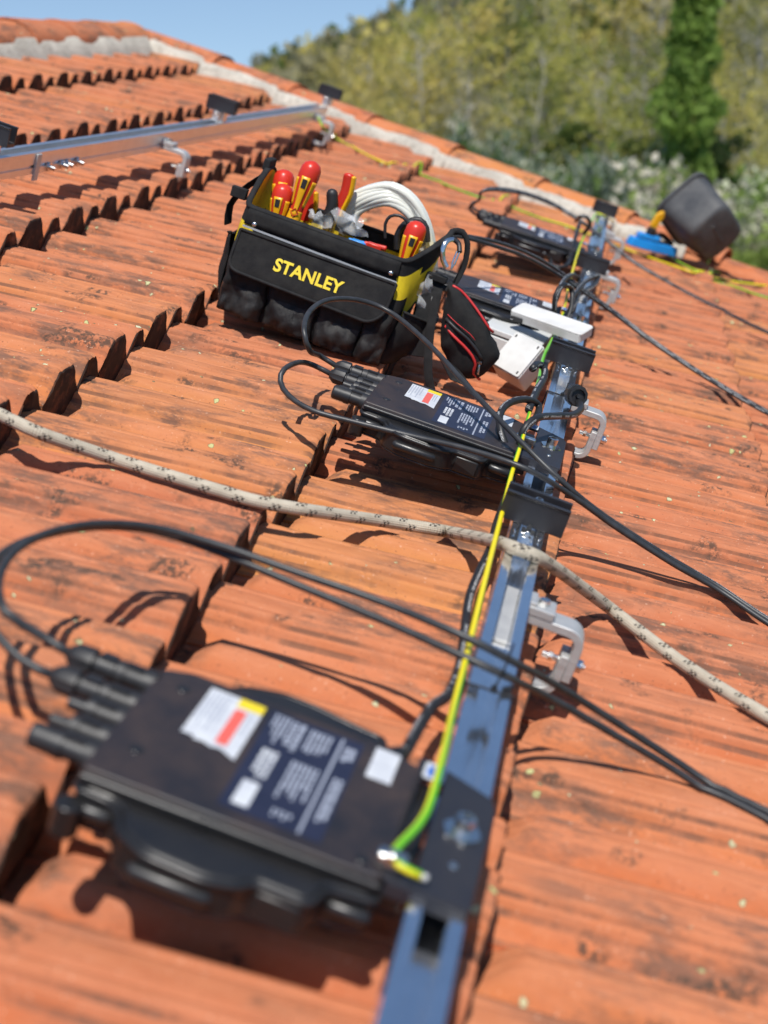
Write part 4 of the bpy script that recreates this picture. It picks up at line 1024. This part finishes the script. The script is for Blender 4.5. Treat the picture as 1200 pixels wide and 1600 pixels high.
xs = [v.co.x for v in me.vertices]; ys = [v.co.y for v in me.vertices]
for v in me.vertices:
    x = .082 + (v.co.x - min(xs)) / (max(xs) - min(xs)) * .130; z = .1030 + (v.co.y - min(ys)) / (max(ys) - min(ys)) * .0225 + .004 * (.16 - x)
    v.co = (x, flap_y(x, z) - .0034 - v.co.z, z)
me.materials.clear(); me.materials.append(M['print_y']); o = bpy.data.objects.new('lettering', me); COL.objects.link(o); o.parent = flap
# bulging lower pockets
for x0, x1, zt, bl, sd in ((-.004, .080, .088, .013, 1), (.084, .178, .090, .011, 2), (.182, .262, .086, .015, 3), (.264, .312, .100, .011, 4)):
    def pk(a, b, x0=x0, x1=x1, zt=zt, bl=bl, sd=sd):
        x = x0 + (x1 - x0) * a; z = zt * b; e = (1 - abs(2 * a - 1) ** 6); s_ = (.75 + .25 * sst(b, 0, .2)) * (1 - .45 * b * b)
        y = front(min(max(x, .0), BL), max(z, .002), 0).y - (bl * e * s_ + .003) - .013 * noise.noise(Vector((x * 24, z * 26, sd * 9))) * e - .006 * noise.noise(Vector((x * 80, z * 60, sd * 4)))
        return (x + .004 * noise.noise(Vector((x * 20, z * 40, sd))), y, z)
    mb = MB(); mb.grid(pk, 22, 14, 0, lambda a, b: 1 if b < .56 else 0); po = mb.build('pocket', ['canvas', 'pvc'], bag, 180, 0, .002)
    mb = MB(); mb.tube([Vector(pk(i / 14, 1)) for i in range(15)], (.003, .0022), 6, 0, (0, 1, 0)); mb.build('pocket_binding', 'webbing', po, 180)
# end pockets
for side in (1, -1):
    def ep(a, b, side=side):
        y = .012 + (BD - .02) * a; z = (.105 if side > 0 else .135) * b - .018 * math.sin(a * math.pi) * b; e = 1 - abs(2 * a - 1) ** 3
        p = bag_pt(Vector((BL if side > 0 else 0, min(max(y, .025), BD - .025))), max(.01, z / .25)); x = p.x + side * ((.05 if side > 0 else .022) * e * (.45 + .55 * sst(b, 0, .4)) + .004 + .007 * noise.noise(Vector((y * 25, z * 25, side))))
        return (x, y, z)
    mb = MB(); mb.grid(ep, 18, 12); po = mb.build('end_pocket', 'canvas', bag, 180, 0, .0025)
    mb = MB(); mb.tube([Vector(ep(i / 14, 1)) for i in range(15)], (.004, .0025), 6, 0, (0, 0, 1)); mb.build('pocket_binding', 'webbing', po, 180)
# strap anchors: loops on both raised ends, buckle at the left
lp, rp_ = bag_pt(Vector((0, BD / 2)), 1), bag_pt(Vector((BL, BD / 2)), 1)
mb = MB(); mb.box(lp + Vector((-.002, 0, .004)), (.014, .04, .022)); mb.build('strap_anchor', 'webbing', bag, 0, .003)
mb = MB(); mb.tube(spline([lp + Vector((-.006, -.01, -.02)), lp + Vector((-.03, -.02, -.05)), lp + Vector((-.045, -.03, -.085)), lp + Vector((-.04, -.03, -.12))]), (.018, .0025), 8, 0, (1, 0, 0)); mb.box(lp + Vector((-.030, -.045, -.055)), (.03, .012, .02)); mb.build('strap', 'webbing', bag, 60, .002)
mb = MB(); mb.tube(spline([rp_ + Vector((.0, 0, .0)), rp_ + Vector((.018, -.01, .006)), rp_ + Vector((.034, -.02, -.01)), rp_ + Vector((.040, -.02, -.05)), rp_ + Vector((.032, -.03, -.09)), rp_ + Vector((.015, -.035, -.095))]), (.0065, .004), 8, 0, (0, 1, 0)); mb.build('strap', 'webbing', bag, 60)
mb = MB(); q = rp_ + Vector((.0, -.03, -.085))
mb.tube(spline([q, q + Vector((.004, -.02, -.04)), q + Vector((.006, -.03, -.10)), q + Vector((.014, -.03, -.14))]), (.019, .002), 8, 0, (0, 1, 0)); mb.box(q + Vector((0, -.008, .004)), (.042, .014, .012)); mb.build('strap', 'webbing', bag, 60, .002)
mb = MB(); mb.tube(spline([q + Vector((.014, -.022, -.02)), q + Vector((.024, -.04, -.08)), q + Vector((.044, -.05, -.15)), q + Vector((.062, -.05, -.185))]), (.008, .0016), 8, 0, (0, 1, 0)); mb.build('strap', 'webbing', bag, 60)

def to_bag(px, py, u): return BAG.inverted() @ (ROOF @ atu(px, py, u))
# ------------------------------------------------------------------ tools in the bag
def screwdriver(butt, tip, label, roll=0.0, yellow_front=True):
    """insulated handle: red rounded butt, yellow grips, square window"""
    butt, tip = Vector(butt), Vector(tip); z = (butt - tip).normalized(); vdir = Vector((0, -1, 0)); yv = (vdir - z * z.dot(vdir)).normalized(); xv = yv.cross(z)
    Mt = Matrix((xv, yv, z)).transposed().to_4x4(); Mt = ROOF @ Matrix.Translation(tip) @ Mt @ Matrix.Rotation(roll, 4, 'Z'); L = (butt - tip).length
    e = empty('screwdriver', Mt, label, 'screwdriver', 'red and yellow insulated screwdrivers in the tool bag')
    mb = MB(); pr = [(-.06, .004), (0, .004), (0, .013), (L * .18, .0115), (L * .34, .013), (L * .55, .017), (L * .76, .0195), (L * .88, .0185), (L * .95, .0145), (L * .99, .007), (L, .001)]
    mb.lathe((0, 0, 0), (0, 0, 1), pr, 20); mb.build('handle', 'redpl', e, 60)
    def rad(z_):
        for (a, ra), (b, rb) in zip(pr[2:], pr[3:]):
            if a <= z_ <= b: return ra + (rb - ra) * (z_ - a) / (b - a)
        return .01
    mb = MB()
    def panel(th0, th1, z0, z1, off, mi=0, taper=0):
        mb.grid(lambda a, b: ((rad(z0 + (z1 - z0) * b) + off) * math.sin(th0 + (th1 - th0) * (.5 + (a - .5) * (1 - taper * (1 - b)))), (rad(z0 + (z1 - z0) * b) + off) * math.cos(th0 + (th1 - th0) * (.5 + (a - .5) * (1 - taper * (1 - b)))), z0 + (z1 - z0) * b), 8, 10, mi)
    panel(-.42, .42, L * .10, L * .74, .0008, 0, .35); panel(-1.25, -.75, L * .28, L * .70, .001); panel(.75, 1.25, L * .28, L * .70, .001); panel(-1.5, 1.5, .0, L * .2, .0006)
    mb.build('grip', 'yelpl', e, 180, 0, .0012)
    mb = MB(); panel(-.22, .22, L * .56, L * .70, .0022); mb.build('window', 'blackmatte', e, 180)
    mb = MB()
    zc, hw = L * .17, .0075
    for k_ in range(4):
        a0 = (k_ * math.pi / 2); a1 = a0 + math.pi / 2
        p, q = [(hw * math.cos(t) * 1.0, zc + hw * math.sin(t)) for t in (a0, a1)]
        rr_ = .0136
        mb.tube([(p[0], math.sqrt(rr_ ** 2 - p[0] ** 2) + .001, p[1]), ((p[0] + q[0]) / 2, math.sqrt(rr_ ** 2 - ((p[0] + q[0]) / 2) ** 2) + .001, (p[1] + q[1]) / 2), (q[0], math.sqrt(rr_ ** 2 - q[0] ** 2) + .001, q[1])], .0008, 5)
    mb.build('diamond_mark', 'redpl', e, 60)
    return e
screwdriver(atu(446, 265, 2.575), atu(432, 350, 2.55), 'red and yellow screwdriver at the left end, half hidden behind another', .2)
screwdriver(atu(445, 287, 2.545), atu(427, 372, 2.53), 'red and yellow screwdriver in front at the left end of the bag', -.1)
screwdriver(atu(491, 252, 2.545), atu(456, 348, 2.53), 'tallest red and yellow screwdriver standing in the bag', 0)
screwdriver(atu(655, 346, 2.535), atu(624, 432, 2.52), 'red and yellow screwdriver at the right end of the bag', .1)
def plier(px0, py0, px1, py1, u, label, red):
    a, b = atu(px0, py0, u), atu(px1, py1, u); d = b - a
    e = empty('pliers', ROOF @ Matrix.Translation(a), label, 'pliers', 'plier handles sticking out of the bag')
    pts = spline([(0, 0, 0), d * .4 + Vector((.004, 0, 0)), d * .8, d])
    mb = MB(); mb.tube(pts, (.0115, .0065) if red else .011, 10, 0, (0, 1, 0) if red else None); mb.sphere(pts[0], (.0113, .006, .006) if red else .011); mb.build('handle', 'redpl' if red else 'blackmatte', e, 60)
    if red: mb = MB(); mb.tube([p + Vector((.009, -.001, 0)) for p in pts], (.005, .0075), 8, 0, (0, 1, 0)); mb.sphere(pts[0] + Vector((.009, -.001, 0)), (.005, .0075, .004)); mb.build('grip_edge', 'yelpl', e, 60)
    mb = MB(); mb.tube([d, d * 1.5], .006, 8); mb.build('jaw', 'steel', e, 60)
plier(546, 276, 526, 335, 2.585, 'red and yellow plier handle in the middle of the bag', True)
plier(519, 304, 511, 345, 2.57, 'black rounded plier handle next to the red one', False)
plier(487, 300, 478, 345, 2.60, 'red plier handle behind the tallest screwdriver', True)
# translucent hose coil
e = empty('hose_coil', ROOF @ Matrix.Translation(atu(605, 350, 2.62)), 'coil of clear white plastic hose arching out of the bag', 'hose')
org = atu(605, 350, 2.62); arc0 = [atu(px, py, 2.62) - org for px, py in ((536, 352), (548, 325), (566, 312), (590, 304), (612, 303), (634, 314), (650, 332), (661, 356), (668, 388), (670, 420))]
ctr = atu(612, 400, 2.62) - org
for i in range(6):
    for j in range(3):
        f = 1 + .052 * (i - 2.6)
        pts = [ctr + (p - ctr) * f + Vector((0, (j - 1) * .0125 + .003 * math.sin(k_ + i), 0)) for k_, p in enumerate(arc0)]
        mb = MB(); mb.tube(spline(pts), .0068, 10); mb.build('hose', 'hose', e, 180)
# black lead coil beside the hose
pts = [atu(px, py, 2.56) for px, py in ((602, 372), (602, 350), (610, 338), (624, 337), (636, 346), (640, 362), (634, 385))]
mb = MB(); mb.tube(spline(pts), .003, 8); pts = [atu(px, py, 2.585) for px, py in ((628, 385), (629, 362), (640, 346), (656, 344), (666, 356), (668, 378))]
mb.tube(spline(pts), .006, 8); pts = [p + Vector((-.006, -.01, -.006)) for p in pts]; mb.tube(spline(pts), .006, 8)
o = mb.build('test_lead', 'blackmatte', None, 60, 0, 0, ROOF); tag(o, 'coiled black test lead behind the right-hand screwdriver', 'test lead')
# crumpled clear bags
def clear_bag(name, pxs, u, seed, label, parts=()):
    P0 = [atu(px, py, u) for px, py in pxs]; mb = MB()
    def fn(a, b):
        p = P0[0].lerp(P0[1], a).lerp(P0[3].lerp(P0[2], a), b)
        return p + Vector((noise.noise(Vector((a * 2, b * 2, seed))), noise.noise(Vector((a * 3 + 3, b * 3, seed))) * 1.6, noise.noise(Vector((a * 2.5, b * 2 + 7, seed))))) * .016
    mb.grid(fn, 14, 14); o = mb.build(name, 'clear', None, 180, 0, 0, ROOF); return tag(o, label, 'plastic bag', 'clear plastic bags in the tool bag')
clear_bag('plastic_bag', ((521, 325), (556, 340), (575, 372), (528, 362)), 2.545, 2, 'crumpled clear plastic bag in the middle of the open tool bag')
clear_bag('plastic_bag', ((482, 328), (515, 335), (520, 362), (486, 352)), 2.535, 5, 'clear plastic bag beside the tall screwdriver')
clear_bag('plastic_bag', ((655, 450), (676, 425), (682, 490), (650, 485)), 2.50, 8, 'clear plastic bag in the right end pocket of the tool bag')
for px, py, mt, lab in ((560, 381, 'bluepl', 'small blue plastic connector between the clear bags'), (585, 386, 'redpl', 'small red plastic connector inside the tool bag')):
    mb = MB(); p = atu(px, py, 2.53); mb.box(p, (.028, .015, .012)); mb.cyl(p + Vector((-.02, 0, 0)), p + Vector((.022, 0, .004)), .005, 10); o = mb.build('cable_connector', mt, None, 30, .002, 0, ROOF); tag(o, lab, 'connector')
# carabiner
e = empty('carabiner', ROOF @ Matrix.Translation(atu(712, 400, 2.50)), 'silver and black snap carabiner on the bag strap', 'carabiner'); org = atu(712, 400, 2.50)
pts = [atu(px, py, 2.50 + dy) - org for px, py, dy in ((698, 418, 0), (692, 405, 0), (692, 388, 0), (699, 376, .01), (709, 374, .02), (717, 381, .02), (718, 394, .01), (711, 412, 0), (705, 421, 0))]
mb = MB(); mb.tube(spline(pts[:5]), (.0050, .0034), 8, 0, (0, 1, 0)); mb.build('frame', 'steel', e, 60); mb = MB(); mb.tube(spline(pts[4:7]), .0048, 8); mb.build('grip', 'blackmatte', e, 60)
mb = MB(); mb.tube([pts[6], pts[7], pts[8]], .0016, 6); mb.tube([pts[6] + Vector((-.005, 0, 0)), pts[7] + Vector((-.005, 0, 0)), pts[8]], .0016, 6); mb.build('wire_gate', 'steel', e, 60)

# ------------------------------------------------------------------ pouch with red piping
org = at(738, 590, -.02); PU = 2.475
e = empty('tool_pouch', ROOF @ Matrix.Translation(org), 'black zipped pouch with two red piping lines leaning on the tool bag', 'pouch')
outl = [(703, 438), (716, 446), (738, 470), (757, 493), (770, 516), (778, 545), (777, 562), (766, 575), (748, 590), (728, 588), (706, 575), (692, 545), (690, 500), (696, 460)]
O = [atu(px, py, PU) - org for px, py in outl]; sp = spline(O + [O[0]], .008)[:-1]
cen = sum(sp, Vector()) / len(sp); n = len(sp); mb = MB(); P = []
TH = .034
levels = [(-1, .0), (-.98, .35), (-.92, .62), (-.78, .84), (-.5, .97), (0, 1.0), (.5, .97), (.78, .84), (.95, .5), (1, .0)]
for ly, s_ in levels[1:-1]:
    for i, p in enumerate(sp):
        q = cen + (p - cen) * s_; wr = .006 * noise.noise(q * 26) + .003 * noise.noise(q * 60)
        P.append(q + Vector((wr, ly * TH + wr, wr)))
F = [(j * n + i, j * n + (i + 1) % n, (j + 1) * n + (i + 1) % n, (j + 1) * n + i) for j in range(len(levels) - 3) for i in range(n)]
F = [f for f in F]; P += [cen + Vector((0, -TH * 1.0, 0)), cen + Vector((0, TH, 0))]; a, b = len(P) - 2, len(P) - 1; L0 = (len(levels) - 3) * n
F += [((i + 1) % n, i, a) for i in range(n)] + [(L0 + i, L0 + (i + 1) % n, b) for i in range(n)]
mb.add(P, F); mb.build('pouch_body', 'canvas', e, 180)
def on_pouch(px, py, off=.0):
    q = atu(px, py, PU) - org; best = 0
    # push to the front surface
    t = 1.0
    r_ = 0
    for i in range(n):
        a_ = sp[i] - cen; b_ = sp[(i + 1) % n] - cen; d_ = q - cen
        den = a_.x * b_.z - a_.z * b_.x
        s1 = (d_.x * b_.z - d_.z * b_.x) / den if abs(den) > 1e-9 else -1; s2 = (a_.x * d_.z - a_.z * d_.x) / den if abs(den) > 1e-9 else -1
        if s1 >= -1e-6 and s2 >= -1e-6: r_ = s1 + s2
    r_ = min(1, max(0, r_)); ly = -math.sqrt(max(0, 1 - r_ ** 3))
    return cen + (q - cen) * (1 - .0 * r_) + Vector((0, ly * TH - .004 - off, 0))
for pl, nm, mt, r_ in (([(709, 444), (722, 453), (738, 471), (754, 492), (766, 511), (771, 518)], 'piping', 'rfab', .0024), ([(699, 504), (712, 518), (728, 533), (741, 549), (746, 564), (742, 578), (750, 592)], 'piping', 'rfab', .0026), ([(700, 493), (716, 507), (734, 522), (748, 540), (756, 556)], 'zip', 'blackmatte', .0030), ([(703, 486), (718, 499), (738, 515), (746, 525)], 'stitching', 'rfab', .0007)):
    mb = MB(); mb.tube(spline([on_pouch(*p) for p in pl]), r_, 8); mb.build(nm, mt, e, 180)
mb = MB(); p = on_pouch(753, 560, .006); mb.lathe(p, (0, -1, 0), [(0, .004), (.003, .003)], 10); mb.tube([p, p + Vector((.002, -.004, -.012)), p + Vector((.004, -.003, -.02))], .002, 6); mb.build('zip_pull', 'steel', e, 40)
mb = MB(); q = atu(687, 560, 2.42) - org; mb.add([q, q + Vector((.03, 0, -.03)), q + Vector((.075, .01, -.035)), q + Vector((.04, .02, -.015)), q + Vector((.012, .01, .0))], [(0, 1, 2, 3, 4)]); mb.build('flap_tail', 'webbing', e, 0, 0, .002)

# ------------------------------------------------------------------ white boxes by the rail
def rbox(mb, d, r=.006, mi=0): mb.prism(round_poly([(-d[0] / 2, -d[1] / 2), (d[0] / 2, -d[1] / 2), (d[0] / 2, d[1] / 2), (-d[0] / 2, d[1] / 2)], r, 4), 0, d[2], mi)
# long cover leaning on the rail
pa, pb = at(794, 488, .085), at(906, 527, .10); ax = (pb - pa).normalized(); ctr = (pa + pb) / 2
zv = Vector((.08, -.36, .93)); yv = zv.cross(ax).normalized(); zv = ax.cross(yv)
e = empty('plastic_cover', ROOF @ Matrix.Translation(ctr + yv * .03) @ Matrix((ax, yv, zv)).transposed().to_4x4(), 'long white plastic cover lying across the near rail', 'plastic cover', 'white plastic parts by the rail')
mb = MB(); L = (pb - pa).length; rbox(mb, (L, .052, .004), .010); cov = mb.build('top', 'white', e, 40, .002)
mb = MB()
for c, d in (((0, -.0245, -.008), (L - .008, .003, .016)), ((0, .0245, -.008), (L - .008, .003, .016)), ((-L / 2 + .004, 0, -.008), (.003, .046, .016)), ((L / 2 - .004, 0, -.008), (.003, .046, .016))): mb.box(c, d)
mb.build('rim', 'white', e, 0, .001)
mb = MB(); mb.box((-L / 2 + .022, -.027, -.010), (.022, .004, .009)); mb.box((-L / 2 + .008, -.027, -.009), (.005, .003, .006)); mb.build('cable_entry', 'blackmatte', e, 0, .001)
# pale grey box behind it
c = at(792, 566, 0); e = empty('junction_box', on_roof(c.x + .0, c.y + .075, -.012, R(-6)), 'pale grey plastic box lying between pouch and rail', 'junction box', 'white plastic parts by the rail')
mb = MB(); rbox(mb, (.125, .150, .052), .008); mb.build('case', 'greypl', e, 40, .0015)
mb = MB(); mb.prism(round_poly([(-.061, -.074), (.061, -.074), (.061, .074), (-.061, .074)], .008, 4), .0555, .066, 0); mb.build('lid', 'greypl', e, 40, .0015)
# small white box tilted on its edge
pz = Vector((-.42, -.70, .58)).normalized(); px_ = Vector((.80, -.55, 0)); px_ = (px_ - pz * pz.dot(px_)).normalized(); py_ = pz.cross(px_)
c = at(812, 562, .045); e = empty('socket_box', ROOF @ Matrix.Translation(c) @ Matrix((px_, py_, pz)).transposed().to_4x4(), 'small white plastic box tilted on edge in front of the pale grey box', 'socket box', 'white plastic parts by the rail')
mb = MB(); mb.prism(round_poly([(-.035, -.04), (.035, -.04), (.035, .04), (-.035, .04)], .005, 4), -.032, .016, 0); mb.build('case', 'white', e, 40, .002)
mb = MB(); mb.prism(round_poly([(-.034, -.039), (.034, -.039), (.034, .039), (-.034, .039)], .005, 4), .017, .020, 0); pl = mb.build('cover_plate', 'white', e, 40, .001)
mb = MB()
for sx, sy in ((-1, -1), (1, -1), (-1, 1), (1, 1)): mb.prism(round_poly([(sx * .027 - .0015, sy * .031 - .003), (sx * .027 + .0015, sy * .031 - .003), (sx * .027 + .0015, sy * .031 + .003), (sx * .027 - .0015, sy * .031 + .003)], .001, 3), .0201, .0206)
mb.build('screw_slot', 'blackmatte', pl, 0)

# ------------------------------------------------------------------ bucket, blue tool
c = atu(1121, 366, 5.0); axv = Vector((-.60, .74, .20)).normalized()
wu = Vector((-math.sin(SLOPE), 0, math.cos(SLOPE))); up = (wu - axv * axv.dot(wu)).normalized(); sd = up.cross(axv)
rotm = Matrix((sd, up, axv)).transposed().to_4x4() @ Matrix.Rotation(R(45), 4, 'Z')
e = empty('bucket', ROOF @ Matrix.Translation(c) @ rotm @ Matrix.Scale(.90, 4), 'square black rubber bucket tipped over on the roof edge at right', 'bucket')
mb = MB(); prof_ = [(0, .088), (.004, .098), (.012, .104), (.09, .112), (.16, .119), (.185, .122), (.188, .132), (.20, .133), (.20, .122), (.16, .112), (.012, .094)]
P = []; F = []
for z_, hw in prof_:
    P += [(x, y, z_) for x, y in round_poly([(-hw, -hw * .9), (hw, -hw * .9), (hw, hw * .9), (-hw, hw * .9)], .062, 6)]
m_ = len(P) // len(prof_)
F = [(j * m_ + i, j * m_ + (i + 1) % m_, (j + 1) * m_ + (i + 1) % m_, (j + 1) * m_ + i) for j in range(len(prof_) - 1) for i in range(m_)] + [tuple(range(m_ - 1, -1, -1)), tuple(range((len(prof_) - 1) * m_, len(prof_) * m_))]
mb.add(P, F); mb.build('shell', 'rubber', e, 50)
mb = MB(); mb.tube(spline([(-.13, 0, .19), (-.155, .03, .16), (-.16, .08, .11), (-.15, .10, .07)]), .004, 8); mb.build('handle', 'steel', e, 60)
mb = MB(); mb.box((0, 0, -.002), (.10, .012, .005)); mb.build('base_rib', 'rubber', e, 0, .001)
a, b = at(984, 366, .03), at(1060, 386, .03); d = (b - a); ang = math.atan2(d.y, d.x); L = d.length
e = empty('hand_tool', on_roof((a.x + b.x) / 2, (a.y + b.y) / 2, -.004, ang), 'bright blue plastic hand tool with orange tip beside the bucket', 'hand tool')
mb = MB(); mb.prism(round_poly([(-L / 2, -.022), (-L * .1, -.030), (L * .2, -.026), (L / 2, -.020), (L / 2, .018), (0, .028), (-L / 2, .022)], .014, 5), 0, .030, 0, top=inset(round_poly([(-L / 2, -.022), (-L * .1, -.030), (L * .2, -.026), (L / 2, -.020), (L / 2, .018), (0, .028), (-L / 2, .022)], .014, 5), .006)); mb.build('body', 'bluepl', e, 40, .003)
mb = MB(); mb.prism(round_poly([(-L * .38, -.02), (L * .05, -.024), (L * .1, .018), (-L * .34, .02)], .01, 4), .0305, .050, 0); mb.build('housing', 'bluepl', e, 40, .004)
mb = MB(); mb.lathe((-L * .12, 0, .050), (0, 0, 1), [(0, .016), (.008, .018), (.022, .017), (.026, .010)], 16); mb.box((L * .18, .01, .034), (.05, .018, .008)); mb.build('knob', 'blackmatte', e, 40)
mb = MB(); mb.prism(round_poly([(-.012, 0), (.012, 0), (.016, .05), (.006, .068), (-.01, .05)], .006, 4), -.008, .008, 0, 'y', Matrix.Translation((-L * .10, .01, .074)) @ Matrix.Rotation(R(12), 4, 'Y')); mb.build('tip', 'yelpl', e, 40, .002)
mb = MB(); mb.tube(spline([(L * .12, .05, .04), (L * .30, .06, .05), (L * .52, .05, .03)]), .010, 10); mb.build('handle', 'blackmatte', e, 60)
mb = MB(); pts = lying([(1128, 425), (1150, 436), (1175, 440), (1205, 437), (1260, 430)], .006); mb.tube(spline(pts), .006, 8); o = mb.build('black_hose', 'blackmatte', None, 60, 0, 0, ROOF); tag(o, 'short black hose lying to the right of the bucket', 'hose')
